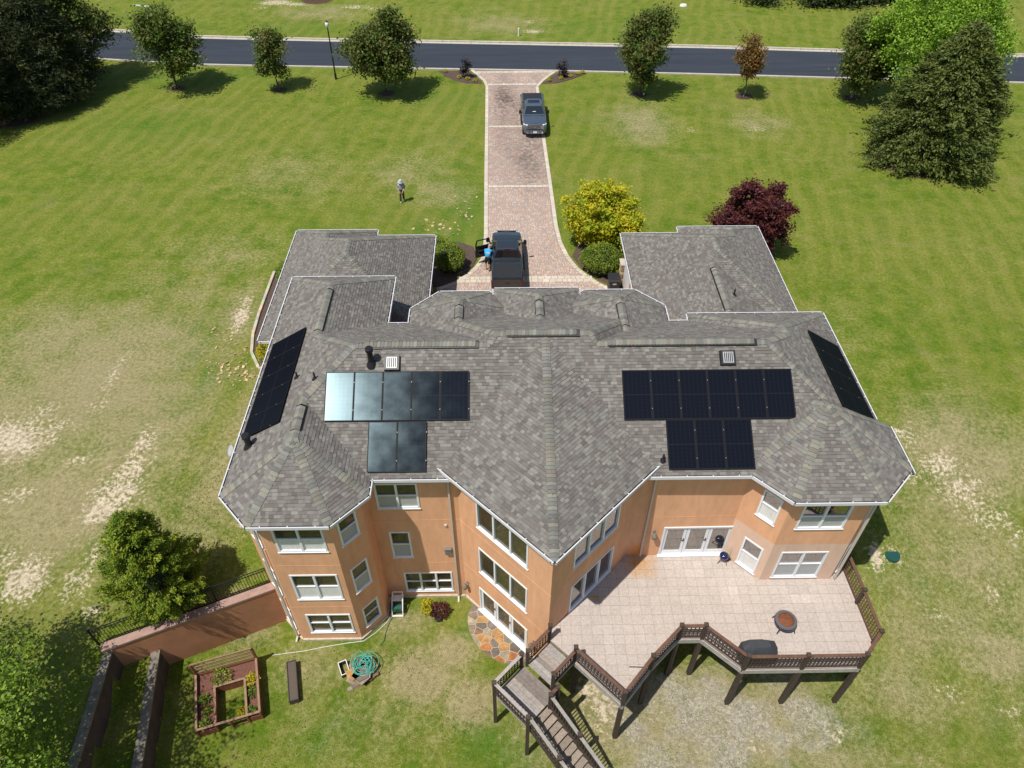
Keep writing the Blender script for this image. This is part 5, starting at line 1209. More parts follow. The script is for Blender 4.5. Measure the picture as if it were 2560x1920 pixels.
# ------------------------------------------------------------------ front yard furniture
t = thing('trash_bin', 'black wheeled trash bin with white marking beside the right garage', 'trash bin', (6.83, 37.0, .05))
q = MB(); q.hexa([(6.55, 36.75, .08), (7.08, 36.75, .08), (7.08, 37.28, .08), (6.55, 37.28, .08), (6.48, 36.66, 1.0), (7.15, 36.66, 1.0), (7.15, 37.38, 1.0), (6.48, 37.38, 1.0)]); q.build('body', 'dark_plastic', t)
q = MB(); q.hexa([(6.44, 36.60, 1.005), (7.19, 36.60, 1.005), (7.19, 37.46, 1.005), (6.44, 37.46, 1.005), (6.48, 36.68, 1.10), (7.15, 36.68, 1.10), (7.15, 37.42, 1.12), (6.48, 37.42, 1.12)]); q.build('lid', 'dark_plastic', t)
q = MB(); q.cyl((6.5, 37.5, 1.0), (7.13, 37.5, 1.0), .025, n=8); q.build('handle', 'dark_plastic', t)
for x in (6.50, 7.10): q = MB(); q.cyl((x, 37.3, .15), (x + .06, 37.3, .15), .12, n=14); q.build('wheel', 'black_metal', t)
q = MB()
for k in range(14):
    a0, a1 = 2 * math.pi * k / 14, 2 * math.pi * (k + 1) / 14
pts = [(6.81 + math.cos(2 * math.pi * k / 16) * .15, 36.672 - .0 , .80 + math.sin(2 * math.pi * k / 16) * .055) for k in range(16)]
q.face(pts); q.build('marking', 'white_paint', t)
t = thing('street_lamp', 'black street lamp post with white globe at the road edge', 'street lamp', (-15.66, 70.36, 0))
q = MB(); q.lathe((-15.66, 70.36, 0), [(.11, -.1), (.11, .5), (.07, .6), (.055, 4.5), (.05, 4.65)], 10); q.build('post', 'iron', t)
q = MB(); q.lathe((-15.66, 70.36, 4.65), [(.06, 0), (.13, .08), (.17, .22), (.16, .36), (.10, .48), (.03, .52)], 14); q.build('globe', 'globe', t, smooth=True)
q = MB(); q.lathe((-15.66, 70.36, 5.12), [(.12, 0), (.11, .06), (.03, .14)], 12); q.build('cap', 'iron', t)
q = MB(); q.lathe((1.84, 81.5, 0), [(.09, -.1), (.09, .72), (.075, .80), (.02, .83)], 12); tag(q.build('marker_post', 'white_paint'), 'short white marker post on the grass beyond the road', 'marker post')
q = MB(); q.box((-41.3, 91.6, .06), (2.1, .12, .1), rz=R(-18)); tag(q.build('white_plank', 'white_paint'), 'long white plank lying on the grass beyond the road at upper left', 'plank')
q = MB(); q.prism([(21.0 + math.cos(R(30 * k)) * .45, 91.0 + math.sin(R(30 * k)) * .35) for k in range(12)], -.05, .14, top=[(21.0 + math.cos(R(30 * k)) * .36, 91.0 + math.sin(R(30 * k)) * .28) for k in range(12)]); tag(q.build('utility_cover', 'white_paint'), 'small pale utility cover in the far lawn near the woods', 'utility cover')
# ------------------------------------------------------------------ vegetation
def leafmat(name, c, c2, s2=.9, isl=.35, tr=.3, tc=None): return mat(name, c, .6, col2=c2, v2scale=s2, island=isl, transl=tr, transl_col=tc, spec=.35)
leafmat('leaf_maple', (.092, .145, .024), (.140, .135, .034)); leafmat('leaf_green', (.095, .155, .022), (.130, .140, .030)); leafmat('leaf_orange', (.25, .105, .032), (.125, .125, .028))
leafmat('leaf_lime', (.20, .34, .026), (.25, .39, .042)); leafmat('leaf_cedar', (.080, .112, .020), (.130, .155, .030), 1.2, .35, .12); leafmat('leaf_cypress', (.115, .185, .013), (.27, .32, .026), 1.9, .4, .2)
leafmat('leaf_gold', (.54, .48, .018), (.34, .42, .022), 1.0, .3, .3, (1.1, 1.1, .5)); leafmat('leaf_red', (.088, .022, .027), (.12, .028, .022), 1.0, .4, .25, (1.3, .7, .6)); leafmat('leaf_hedge', (.115, .19, .018), (.22, .275, .026), 2.0, .35, .2)
leafmat('leaf_front', (.13, .225, .022), (.25, .34, .04), 1.4, .55, .35); leafmat('leaf_pine', (.030, .046, .013), (.060, .075, .020), .5, .4, .12); leafmat('leaf_yellow', (.50, .44, .02), (.40, .38, .02), 2, .3, .3, (1, 1, .5)); leafmat('leaf_woods', (.026, .042, .010), (.05, .075, .015), .4, .4, .2)
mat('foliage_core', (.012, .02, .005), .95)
def quads(C, size, rng, up=.35, aspect=.62, dirs=None):
    """one rhombic leaf per centre"""
    n = len(C); N = rng.normal(size=(n, 3)); N[:, 2] = np.abs(N[:, 2]) + up; N /= np.linalg.norm(N, axis=1)[:, None]
    T = rng.normal(size=(n, 3)) if dirs is None else dirs + rng.normal(size=(n, 3)) * .35
    T -= N * np.sum(T * N, 1)[:, None]; T /= np.linalg.norm(T, axis=1)[:, None] + 1e-9; Bn = np.cross(N, T)
    s = (size * rng.uniform(.45, 1.5, n))[:, None]
    V = np.stack([C - T * s * .5, C + Bn * s * aspect * .5 - N * s * .06, C + T * s * .5, C - Bn * s * aspect * .5 - N * s * .06], 1).reshape(-1, 3)
    return V, np.arange(n * 4).reshape(n, 4)
def add_leaves(parent, C, size, m, rng, up=.35, aspect=.62, dirs=None, name='crown'):
    V, F = quads(np.asarray(C), size, rng, up, aspect, dirs); o = bpy.data.objects.new(name, np_mesh(name, V, F)); return finish(o, m, parent)
def wood(parent, base, pts, r0, m='bark', name='trunk'):
    q = MB(); n = len(pts); q.tube(pts, [max(.015, r0 * (1 - .8 * k / (n - 1))) for k in range(n)], 7); return q.build(name, m, parent, smooth=True)
def broadleaf(name, label, base, h, cr, z0, lm, nclump=90, nleaf=55, ls=.2, seed=1, lean=(0, 0), bark='bark', group=None, cs=.42, stretch=1.0, fill=.5, trunk_r=None, flat=0.0, cat='tree', lobes=None):
    rng = np.random.default_rng(seed); bx, by, bz = base
    t = thing(name, label, cat, base, group)
    cz = bz + z0 + (h - z0) / 2; rz = (h - z0) / 2
    d = rng.normal(size=(nclump, 3)); d /= np.linalg.norm(d, axis=1)[:, None]
    rad = (fill + (1 - fill) * rng.uniform(0, 1, nclump) ** .5) * (1 + .16 * np.sin(3 * np.arctan2(d[:, 1], d[:, 0]) + seed) + .12 * np.sin(5 * d[:, 2] + seed * 2))
    nl_ = lobes or max(9, nclump // 11); ld = rng.normal(size=(nl_, 3)); ld /= np.linalg.norm(ld, axis=1)[:, None]; ld *= rng.uniform(.45, .86, nl_)[:, None]
    ld[:, 2] += .08; pick = rng.integers(0, nl_, nclump); lr = rng.uniform(.22, .42, nl_)[pick]
    u = ld[pick] + d * (lr * rng.uniform(0, 1, nclump) ** .4)[:, None]
    cl = np.stack([bx + lean[0] + u[:, 0] * cr * 1.04, by + lean[1] + u[:, 1] * cr * stretch * 1.04, cz + u[:, 2] * rz * 1.04], 1)
    low = cl[:, 2] < cz; cl[low, :2] = np.array([bx, by]) + (cl[low, :2] - np.array([bx, by])) * (1 - flat * .5)
    L = np.repeat(cl, nleaf, 0) + rng.normal(size=(nclump * nleaf, 3)) * cs * np.array([1, 1, .75]) * np.repeat(rng.uniform(.6, 1.25, nclump), nleaf)[:, None]
    L[:, 2] = np.maximum(L[:, 2], bz + .06)
    top = Vector((bx + lean[0] * .8, by + lean[1] * .8, bz + h * .82)); rt = trunk_r or .03 * h / 1.6
    pts = [Vector((bx, by, bz - .15)).lerp(top, k / 5) + Vector((rng.normal() * .05, rng.normal() * .05, 0)) * k for k in range(6)]
    tr = wood(t, base, pts, rt, bark)
    for k in range(min(16, nclump // 4)):
        c = cl[rng.integers(nclump)]; f = rng.uniform(.3, .85); p0 = pts[0].lerp(top, f * .9); wood(tr, base, [p0, p0.lerp(Vector(c), .5) + Vector((0, 0, .12)), Vector(c)], rt * .4, bark, 'limb')
    add_leaves(t, L, ls, lm, rng); return t
def conifer(name, label, base, h, r, lm, nb=420, nl=34, ls=.16, seed=1, z0=.02, power=.85, group=None, droop=.15, jit=.13, aspect=.35, bark='bark', upt=.1, squash=1.0, cat='tree', core=True):
    rng = np.random.default_rng(seed); bx, by, bz = base; t = thing(name, label, cat, base, group)
    f = z0 + (1 - z0) * rng.uniform(0, 1, nb) ** 1.35; az = rng.uniform(0, 2 * np.pi, nb)
    prof = np.clip((1 - f), 0, 1) ** power; prof = prof * np.clip(.55 + f * 4, 0, 1)
    rr = r * prof * (1 + .18 * np.sin(4 * az + 7 * f + seed) + rng.normal(size=nb) * .10)
    rr = np.maximum(rr, .12); s = rng.uniform(0, 1, (nb, nl)) ** .55
    dx, dy = np.cos(az)[:, None], np.sin(az)[:, None]
    rad = rr[:, None] * (.30 + .72 * s)
    X = bx + dx * rad; Y = by + dy * rad * squash; Z = bz + (f * h)[:, None] + upt * rad - droop * rad * s
    C = np.stack([X, Y, Z], -1) + rng.normal(size=(nb, nl, 3)) * jit * (1.15 - .55 * s)[..., None] * np.array([1, 1, .7])
    D = np.broadcast_to(np.stack([dx, dy, np.full_like(dx, .25)], -1), C.shape).reshape(-1, 3)
    C = C.reshape(-1, 3); C[:, 2] = np.maximum(C[:, 2], bz + .05)
    wood(t, base, [Vector((bx, by, bz - .2 + k * h / 5)) for k in range(6)], .028 * h, bark)
    if core:
        q = MB(); q.lathe((bx, by, bz), [(r * .30, h * .04), (r * .50, h * .16), (r * .42, h * .4), (r * .20, h * .7), (.04, h * .92)], 12); q.build('light_block_core', 'foliage_core', t, smooth=True)  # dark opaque core added inside the crown to block light
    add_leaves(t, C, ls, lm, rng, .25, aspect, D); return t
def shrub(name, label, c, rx, ry, h, lm, n=5000, ls=.085, seed=1, group=None, lump=.08, core=True, shape=2.4, cat='shrub'):
    rng = np.random.default_rng(seed); x, y, z = c; t = thing(name, label, cat, c, group)
    d = rng.normal(size=(n, 3)); d[:, 2] = np.abs(d[:, 2]) * .9 - .25; d /= np.linalg.norm(d, axis=1)[:, None]
    k = (np.abs(d[:, 0]) ** shape + np.abs(d[:, 1]) ** shape + np.abs(d[:, 2]) ** shape) ** (-1 / shape)
    lm_ = 1 + lump * (np.sin(6 * d[:, 0] + seed) + np.sin(7 * d[:, 1] + 2 * seed) + np.sin(8 * d[:, 2])) * .6 + lump * .8 * np.sin(17 * d[:, 0] + 13 * d[:, 1] + seed)
    rad = k * lm_ * (1 - .26 * rng.uniform(0, 1, n) ** 2)
    C = np.stack([x + d[:, 0] * rad * rx, y + d[:, 1] * rad * ry, z + h * .45 + d[:, 2] * rad * h * .55], 1); C[:, 2] = np.maximum(C[:, 2], z + .03)
    if core:
        q = MB(); q.lathe((x, y, z), [(rx * .5, 0), (rx * .72, h * .2), (rx * .74, h * .5), (rx * .55, h * .75), (.1, h * .86)], 14); o = q.build('light_block_core', 'foliage_core', t, smooth=True)  # unseen dark core, added so light does not pass through the leaves
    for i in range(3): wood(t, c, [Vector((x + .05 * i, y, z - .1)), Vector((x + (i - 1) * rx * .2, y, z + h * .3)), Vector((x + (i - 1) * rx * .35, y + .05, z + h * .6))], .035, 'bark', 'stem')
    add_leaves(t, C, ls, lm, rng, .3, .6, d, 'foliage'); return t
G1 = 'young trees along the road'
broadleaf('maple_tree', 'leafy young tree by the road, second from the left edge of the lawn', (-29.99, 68.39, 0), 7.3, 2.8, .75, 'leaf_green', 170, 85, .24, 11, group=G1, lobes=26)
broadleaf('maple_tree', 'small thin young tree between two larger trees left of the lamp post', (-20.5, 68.07, 0), 5.2, 1.85, .8, 'leaf_maple', 95, 75, .20, 12, group=G1, lobes=18, cs=.34)
broadleaf('maple_tree', 'dense round young tree right of the lamp post, left of the drive', (-10.55, 67.03, 0), 7.0, 2.85, .75, 'leaf_maple', 230, 105, .23, 13, group=G1, lobes=30)
broadleaf('maple_tree', 'upright oval young tree just right of the drive by the road', (12.56, 66.53, 0), 7.0, 2.2, .8, 'leaf_maple', 180, 95, .22, 14, group=G1, lean=(.15, 0), flat=.25, lobes=24)
broadleaf('maple_tree', 'slim orange-leaved young tree by the road', (21.99, 66.04, 0), 5.4, 1.3, .9, 'leaf_orange', 85, 70, .18, 15, group=G1, lobes=16, cs=.30, bark='bark_pale', lean=(-.1, 0))
broadleaf('maple_tree', 'dark green young tree left of the lime tree by the road', (31.57, 65.38, 0), 6.9, 2.8, .9, 'leaf_maple', 210, 95, .23, 16, group=G1, lobes=28, bark='bark_pale')
broadleaf('lime_green_tree', 'tall bright lime green tree behind the dark cedar', (35.4, 62.0, 0), 10.8, 5.0, .2, 'leaf_lime', 520, 150, .19, 17, cs=.42, lobes=60)
conifer('cedar_tree', 'broad dark olive cedar standing in a mulch ring on the right lawn', (33.7, 54.4, 0), 9.8, 5.3, 'leaf_cedar', 1150, 70, .28, 18, power=.66, jit=.24, droop=.12, upt=.08)
broadleaf('maple_tree', 'dark leafy tree in front of the pines at the upper left', (-39.3, 69.6, 0), 9.5, 3.3, .9, 'leaf_maple', 230, 95, .23, 19, group=G1, lean=(1.0, 0), lobes=30)
for k, (x, y, h, r, lab) in enumerate([(-45.0, 60.5, 15, 5.2, 'large dark pine nearest the lawn at the left edge'), (-47.5, 68.0, 16, 5.2, 'large dark pine behind the leafy tree at the upper left'), (-43.2, 66.2, 13, 4.4, 'dark pine between the two large pines and the leafy tree'), (-41.0, 63.6, 7.5, 3.4, 'low spreading pine at the front of the dark pines'), (-52, 63.5, 17, 5.5, 'tall pine furthest left beyond the edge of the lawn'), (-39.5, 66.5, 9.5, 3.6, 'mid-height pine filling the gap behind the low spreading pine')]):
    conifer('pine_tree', lab, (x, y, 0), h, r, 'leaf_pine', 640, 72, .34, 30 + k, z0=.08, power=.5, jit=.36, droop=.05, upt=.15, aspect=.16, group='dark pines at the upper left', core=False)
conifer('cypress_tree', 'bright green bushy cypress by the iron fence left of the house', (-14.3, 16.35, -.45), 5.9, 2.1, 'leaf_cypress', 330, 200, .11, 41, power=.72, jit=.12, droop=-.15, upt=.25, aspect=.4)
broadleaf('foreground_tree', 'leafy light green tree rising at the lower left corner', (-17.6, 8.3, -1.0), 9.0, 3.8, .6, 'leaf_front', 330, 90, .125, 42, cs=.36, lobes=40, bark='bark_pale')
broadleaf('foreground_tree', 'light green tree crown entering at the left edge below the fence', (-20.4, 11.4, -1.0), 8.0, 3.1, .6, 'leaf_front', 170, 85, .125, 45, cs=.36, lobes=26, bark='bark_pale')
broadleaf('golden_maple', 'round golden yellow maple beside the right of the drive', (6.55, 42.0, 0), 4.3, 2.45, .1, 'leaf_gold', 520, 90, .15, 43, cs=.19, lobes=80, group=None, trunk_r=.09)
broadleaf('red_maple', 'round dark purple-red maple behind the right garage', (16.2, 41.4, 0), 4.4, 2.45, .1, 'leaf_red', 460, 85, .15, 44, cs=.19, lobes=64, trunk_r=.09)
shrub('clipped_shrub', 'round clipped green shrub beside the left garage and parked truck', (-3.5, 39.45, .05), 1.02, 1.02, 1.75, 'leaf_hedge', 6500, .085, 50, 'clipped shrubs at the court')
shrub('clipped_shrub', 'wide clipped green hedge ball below the golden maple', (6.25, 39.15, .05), 1.25, 1.05, 1.85, 'leaf_hedge', 8000, .085, 51, 'clipped shrubs at the court')
shrub('small_shrub', 'small yellow-green shrub behind the round one by the left garage', (-4.35, 41.3, .05), .75, .75, 1.15, 'leaf_cypress', 2600, .08, 52)
shrub('small_shrub', 'small bright shrub squeezed between hedge ball and right garage wall', (7.25, 38.7, .05), .32, .5, .95, 'leaf_cypress', 1200, .07, 53)
shrub('garden_shrub', 'olive green shrub at the left edge of the left garage', (-13.5, 38.3, .03), .75, .85, 1.35, 'leaf_hedge', 2400, .085, 54); shrub('golden_shrub', 'low golden yellow shrub by the corner of the left garage', (-13.25, 31.2, .03), .62, .72, .95, 'leaf_yellow', 2600, .08, 55)
shrub('garden_shrub', 'light green shrub in the shade behind the right garage', (16.6, 38.8, 0), .7, .9, 1.3, 'leaf_cypress', 2400, .085, 56)
for x, y, s, lab in ((-3.45, 70.54, 61, 'small dark maroon shrub in the mulch bed left of the drive mouth'), (5.81, 70.33, 62, 'small dark maroon shrub in the mulch bed right of the drive mouth')):
    broadleaf('maroon_shrub', lab, (x, y, .05), 1.75, .52, .05, mat('leaf_maroon%d' % s, (.022, .014, .016), .6, island=.4), 26, 36, .14, s, cs=.16, trunk_r=.03, cat='shrub', group='maroon shrubs at the drive mouth')
for k, (x, y) in enumerate([(-5.4, 71.7), (-4.02, 70.28), (-3.23, 69.88), (-2.49, 69.4), (4.45, 69.5), (5.61, 69.95), (6.49, 70.44), (7.25, 70.97), (7.75, 71.3)]):
    side = 'left' if k < 4 else 'right'; od = ['first', 'second', 'third', 'fourth', 'fifth'][k if k < 4 else k - 4]
    shrub('yellow_tuft', 'small yellow tuft, %s from the left in the %s mulch bed by the road' % (od, side), (x, y, .05), .2, .2, .3, 'leaf_yellow', 160, .09, 70 + k, 'yellow tufts in the roadside beds', core=False)
shrub('golden_plant', 'upright yellow-green plant against the rear footing', (-3.62, 17.0, -3), .24, .34, .75, 'leaf_yellow', 900, .07, 81, lump=.2, core=False)
shrub('maroon_plant', 'maroon leafy plant in a dark pot by the rear wall', (-3.05, 16.9, -3), .42, .36, .55, 'leaf_red', 900, .08, 82, lump=.2, core=False)
q = MB(); q.lathe((-3.1, 16.55, -3), [(.10, 0), (.14, .2), (.15, .21), (.12, .2)], 12); tag(q.build('plant_pot', 'dark_plastic'), 'small dark plant pot in front of the maroon plant', 'plant pot')
for k, (u, v, r, m_l, lab) in enumerate([(1.0, 2.0, .34, 'leaf_front', 'large leafy green plant at the back of the garden bed'), (2.22, 1.5, .26, 'leaf_yellow', 'yellowing plant at the right side of the garden bed'), (2.25, .95, .2, 'leaf_front', 'small green plant half way down the right side of the garden bed'), (2.15, .2, .18, 'leaf_front', 'small green plant at the near right corner of the garden bed'), (.3, 1.25, .2, 'leaf_hedge', 'sparse green plant on the left side of the garden bed'), (.3, .25, .2, 'leaf_hedge', 'green plant at the near left corner of the garden bed'), (.42, .75, .16, 'leaf_hedge', 'tiny green plant in the middle of the left side of the bed'), (1.7, .5, .2, 'leaf_yellow', 'yellow flowering weed inside the court of the garden bed')]):
    x, y, _ = rb(u, v); shrub('garden_plant', lab, (x, y, -2.6 if k < 7 else -2.98), r, r, r * 1.1, m_l, int(900 * r), .085, 90 + k, 'plants in the garden bed', lump=.25, core=False, cat='plant')
shrub('round_bush', 'dark round bush on a mulch island beyond the road, cut by the top edge', (-21.4, 95.2, 0), 1.7, 1.7, 2.6, 'leaf_woods', 3000, .2, 99)
# far wood reads as one mass
rng = np.random.default_rng(5); C = []
for k in range(70):
    cx, cy = rng.uniform(29, 52), rng.uniform(90.3, 96); hh = rng.uniform(1.5, 6); C.append(np.array([cx, cy, 0]) + np.abs(rng.normal(size=(230, 3))) * np.array([0, 0, hh * .45]) + rng.normal(size=(230, 3)) * np.array([1.1, .8, .3]))
C = np.concatenate(C); C[:, 2] = np.maximum(C[:, 2], .05); V, F = quads(C, .35, rng); o = bpy.data.objects.new('woods', np_mesh('woods', V, F)); finish(o, 'leaf_woods', kind='stuff', label='dark edge of the woods beyond the road at the top right', cat='woods')
# weeds and tufts that roughen the rear lawn
rng = np.random.default_rng(9); n = 42000; X = rng.uniform(-16, 24, n); Y = rng.uniform(9.2, 24, n); keep = ~((X > -10.2) & (X < 15) & (Y > 15.2)) & ~((X > -14.9) & (X < -9.8) & (Y > 11.3) & (Y < 15))
X, Y = X[keep], Y[keep]; dens = .35 + .65 * (np.sin(X * 1.7 + np.sin(Y * 2.1) * 2) * np.sin(Y * 1.3 + X * .6) > -.1); k = rng.uniform(0, 1, len(X)) < dens; X, Y = X[k], Y[k]; Z = tz(X, Y)
ok = blob(BARE, X, Y) < .45; X, Y, Z = X[ok], Y[ok], Z[ok]
V, F = quads(np.stack([X, Y, Z + .025], 1), .085, rng, .1, .35); o = bpy.data.objects.new('grass_tufts', np_mesh('grass_tufts', V, F))
finish(o, leafmat('grass_blade', (.14, .205, .026), (.29, .27, .095), .9, .4, .25), kind='stuff', label='short grass tufts over the rear lawn', cat='grass')

# pale fallen leaves lying in drifts on the lawn
rng = np.random.default_rng(21); P = []
for cx, cy, rx, ry, n in ((-4.6, 44.2, 1.6, 1.5, 46), (-2.6, 47.0, .8, 2.0, 24), (-15.2, 30.6, 1.5, 1.4, 60), (-14.0, 29.6, .9, .9, 26), (-16.6, 33.0, .8, 1.6, 20), (-6.0, 42.5, 1.2, .8, 20)):
    P.append(np.stack([rng.normal(cx, rx * .6, n), rng.normal(cy, ry * .6, n), np.full(n, 0.0)], 1))
P = np.concatenate(P); P[:, 2] = tz(P[:, 0], P[:, 1]) + .05; P = P[(P[:, 0] < -1.9) & ~((P[:, 0] > -5) & (P[:, 1] < 42.6))]
V, F = quads(P, .19, rng, 3.0, .8); o = bpy.data.objects.new('fallen_leaves', np_mesh('fallen_leaves', V, F)); finish(o, mat('dead_leaf', (.46, .33, .19), .8, island=.35), kind='stuff', label='pale fallen leaves scattered over the lawn', cat='leaves')
# ------------------------------------------------------------------ pickup trucks (local frame: front +y)
mat('paint_grey', (.14, .18, .225), .2, metal=.6, coat=.8); mat('paint_dark', (.052, .064, .078), .22, metal=.55, coat=.8); mat('tailgate_brown', (.050, .044, .040), .3, metal=.4, coat=.6)
mat('auto_glass', (.006, .010, .013), .04, spec=.9, ior=1.7); mat('chrome', (.75, .76, .78), .10, metal=1.0); mat('tyre', (.012, .012, .012), .85); mat('rim', (.35, .36, .37), .3, metal=.9); mat('lamp_red', (.10, .006, .008), .25); mat('lamp_clear', (.65, .68, .70), .12); mat('vinyl', (.020, .021, .022), .55, var=.1, vscale=4); mat('interior', (.012, .012, .013), .8)
def truck(name, label, loc, rz, paint, cover, door_open, tail='paint_dark'):
    t = thing(name, label, 'pickup truck', loc, 'pickup trucks on the drive', local=True, rz=rz)
    st = [(-2.90, .93, .58, 1.22), (-2.86, .985, .52, 1.33), (-2.0, 1.0, .46, 1.35), (-1.0, 1.0, .44, 1.34), (0, .995, .44, 1.32), (1.2, 1.0, .44, 1.30), (1.5, .995, .46, 1.27), (2.2, .985, .48, 1.21), (2.65, .95, .50, 1.13), (2.82, .88, .54, 1.04), (2.90, .78, .58, .92)]
    rows = []
    for y, hw, zb, zt in st:
        zm = zb + (zt - zb) * .55
        rows.append([(-hw * .90, y, zb), (-hw * .985, y, zb + .10), (-hw, y, zm), (-hw * .97, y, zt - .10), (-hw * .90, y, zt - .02), (-hw * .5, y, zt + .012), (0, y, zt + .02), (hw * .5, y, zt + .012), (hw * .90, y, zt - .02), (hw * .97, y, zt - .10), (hw, y, zm), (hw * .985, y, zb + .10), (hw * .90, y, zb)])
    q = MB(); q.grid([r[::-1] for r in rows], close=True); q.face(rows[0]); q.face(rows[-1][::-1]); body = q.build('body', paint, t, smooth=False)
    # cab
    b0, b1, t0, t1 = -.62, 1.42, -.42, .62; hb, ht, z0, z1 = .93, .70, 1.29, 1.90
    def ring(y0, y1, h, z, r=.1): return [(-h, y0 + r, z), (-h + r, y0, z), (h - r, y0, z), (h, y0 + r, z), (h, y1 - r, z), (h - r, y1 + .03, z), (-h + r, y1 + .03, z), (-h, y1 - r, z)]
    rows = [ring(b0, b1, hb, z0), ring(t0 - .02, t1 + .04, ht + .02, z1 - .10), ring(t0 + .04, t1 - .02, ht - .05, z1 - .02), ring(t0 + .2, t1 - .2, ht - .2, z1)]
    q = MB(); q.grid(rows, close=True); q.face(rows[-1]); cab = q.build('cab', paint, t)
    def pane(P, nm='window', off=.008, m='auto_glass', par=None):
        P = [Vector(p) for p in P]; n = (P[1] - P[0]).cross(P[3] - P[0]).normalized() * off; q = MB(); q.face([p + n for p in P]); q.face([p + n * .2 for p in P][::-1]); return q.build(nm, m, par or t)
    def lerp3(a, b, f): return tuple(Vector(a).lerp(Vector(b), f))
    # windscreen and rear window on the sloping ends
    def endpane(yb, yt, s):
        zb_, zt_ = z0 + .06, z1 - .13; f0, f1 = .06 / (z1 - .10 - z0), 1 - .03 / (z1 - .10 - z0)
        y_ = lambda f: yb + (yt - yb) * f; h_ = lambda f: (hb - .10) + ((ht + .02 - .10) - (hb - .10)) * f
        P = [(-h_(f0), y_(f0), zb_), (h_(f0), y_(f0), zb_), (h_(f1), y_(f1), zt_), (-h_(f1), y_(f1), zt_)]
        if s > 0: P = [P[1], P[0], P[3], P[2]]
        return P
    pane(endpane(b0, t0 - .02, -1), 'rear_window'); pane(endpane(b1 + .03, t1 + .07, 1), 'windscreen')
    for s in (-1, 1):
        yb0, yb1, yt0, yt1 = b0 + .1, b1 - .1, t0 + .08, t1 - .06
        def side(y0f, y1f):
            f0, f1 = .12, .92; h_ = lambda f: hb + (ht + .02 - hb) * f; z_ = lambda f: z0 + (z1 - .10 - z0) * f
            ya = lambda f, k: (yb0 + (yt0 - yb0) * f) * (1 - k) + (yb1 + (yt1 - yb1) * f) * k
            P = [(s * h_(f0), ya(f0, y0f), z_(f0)), (s * h_(f0), ya(f0, y1f), z_(f0)), (s * h_(f1), ya(f1, y1f), z_(f1)), (s * h_(f1), ya(f1, y0f), z_(f1))]
            return P if s > 0 else [P[1], P[0], P[3], P[2]]
        pane(side(.03, .44), 'side_window'); pane(side(.50, .95), 'side_window', m='interior' if (door_open and s < 0) else 'auto_glass')
        for y in (1.85, -1.75):
            w_ = MB(); w_.cyl((s * .74, y, .40), (s * 1.005, y, .40), .40, n=22); wh = w_.build('wheel', 'tyre', t)
            w_ = MB(); w_.cyl((s * 1.0, y, .40), (s * 1.015, y, .40), .25, .22, n=16); w_.build('rim', 'rim', wh)
            w_ = MB(); w_.cyl((s * .72, y, .46), (s * 1.0, y, .46), .50, n=22); w_.build('wheel_arch', 'interior', t)
        if not (door_open and s < 0):
            q = MB(); q.beam((s * .94, 1.08, 1.34), (s * 1.10, 1.05, 1.36), .05, .04); mr = q.build('mirror', 'black_metal', t); q = MB(); q.box((s * 1.16, 1.04, 1.41), (.22, .10, .26), taper=.2); q.build('mirror_head', 'black_metal', mr)
        q = MB(); q.box((s * 1.003, .28, 1.12), (.012, .20, .035)); q.build('door_handle', paint, t)
        q = MB(); q.hexa([(s * .62, 2.86, .92), (s * .93, 2.66, .92), (s * .95, 2.52, .92), (s * .62, 2.70, .92), (s * .62, 2.865, 1.06), (s * .90, 2.68, 1.10), (s * .94, 2.52, 1.13), (s * .62, 2.70, 1.10)]); q.build('headlight', 'lamp_clear', t)
        q = MB(); q.box((s * .93, -2.885, 1.05), (.13, .08, .38)); q.build('tail_light', 'lamp_red', t)
        q = MB(); q.beam((s * 1.04, -.6, .42), (s * 1.04, 1.25, .42), .12, .05); q.build('side_step', 'black_metal', t)
    # front end: grille with bars and emblem, bumper, plate
    q = MB(); q.box((0, 2.90, .92), (1.30, .05, .30)); gr = q.build('grille', 'interior', t)
    for z in (.84, .93, 1.03): q = MB(); q.box((0, 2.925, z), (1.36 if z < 1 else 1.5, .03, .028)); q.build('grille_bar', 'chrome', gr)
    q = MB(); q.box((0, 2.945, .935), (.20, .012, .05)); q.box((0, 2.946, .935), (.07, .011, .085)); q.build('emblem', mat('gold_' + name + str(round(loc[1])), (.45, .36, .14), .35, metal=.6), gr)
    q = MB(); q.hexa([(-.92, 2.72, .40), (-.6, 2.98, .40), (.6, 2.98, .40), (.92, 2.72, .40), (-.95, 2.72, .70), (-.6, 3.0, .70), (.6, 3.0, .70), (.95, 2.72, .70)]); bu = q.build('front_bumper', paint if not cover else 'chrome', t)
    for s in (-1, 1): q = MB(); q.box((s * .45, 3.0, .52), (.40, .03, .12)); q.build('fog_lamp_trim', 'chrome', bu); q = MB(); q.box((s * .45, 3.012, .52), (.22, .02, .06)); q.build('fog_lamp', 'interior', bu)
    q = MB(); q.box((0, 3.005, .55), (.32, .02, .15)); q.build('number_plate', 'white_paint', bu)
    q = MB(); q.grid([[(-.82, 1.52, 1.262), (0, 1.52, 1.315), (.82, 1.52, 1.262)], [(-.78, 2.1, 1.225), (0, 2.1, 1.27), (.78, 2.1, 1.225)], [(-.70, 2.62, 1.135), (0, 2.66, 1.18), (.70, 2.62, 1.135)]]); q.build('hood', paint, t)
    for s in (-1, 1):
        for y in (1.12, .28, -.52): q = MB(); q.box((s * 1.0, y, .95), (.012, .012, .66)); q.build('panel_gap', 'interior', t)
    q = MB(); q.box((0, 1.50, 1.325), (1.5, .02, .012)); q.build('panel_gap', 'interior', t)
    q = MB(); q.box((0, -.98, 1.36), (1.9, .03, .03)); q.build('panel_gap', 'interior', t)
    # rear end
    q = MB(); q.box((0, -2.915, 1.0), (1.62, .04, .60)); tg = q.build('tailgate', tail, t)
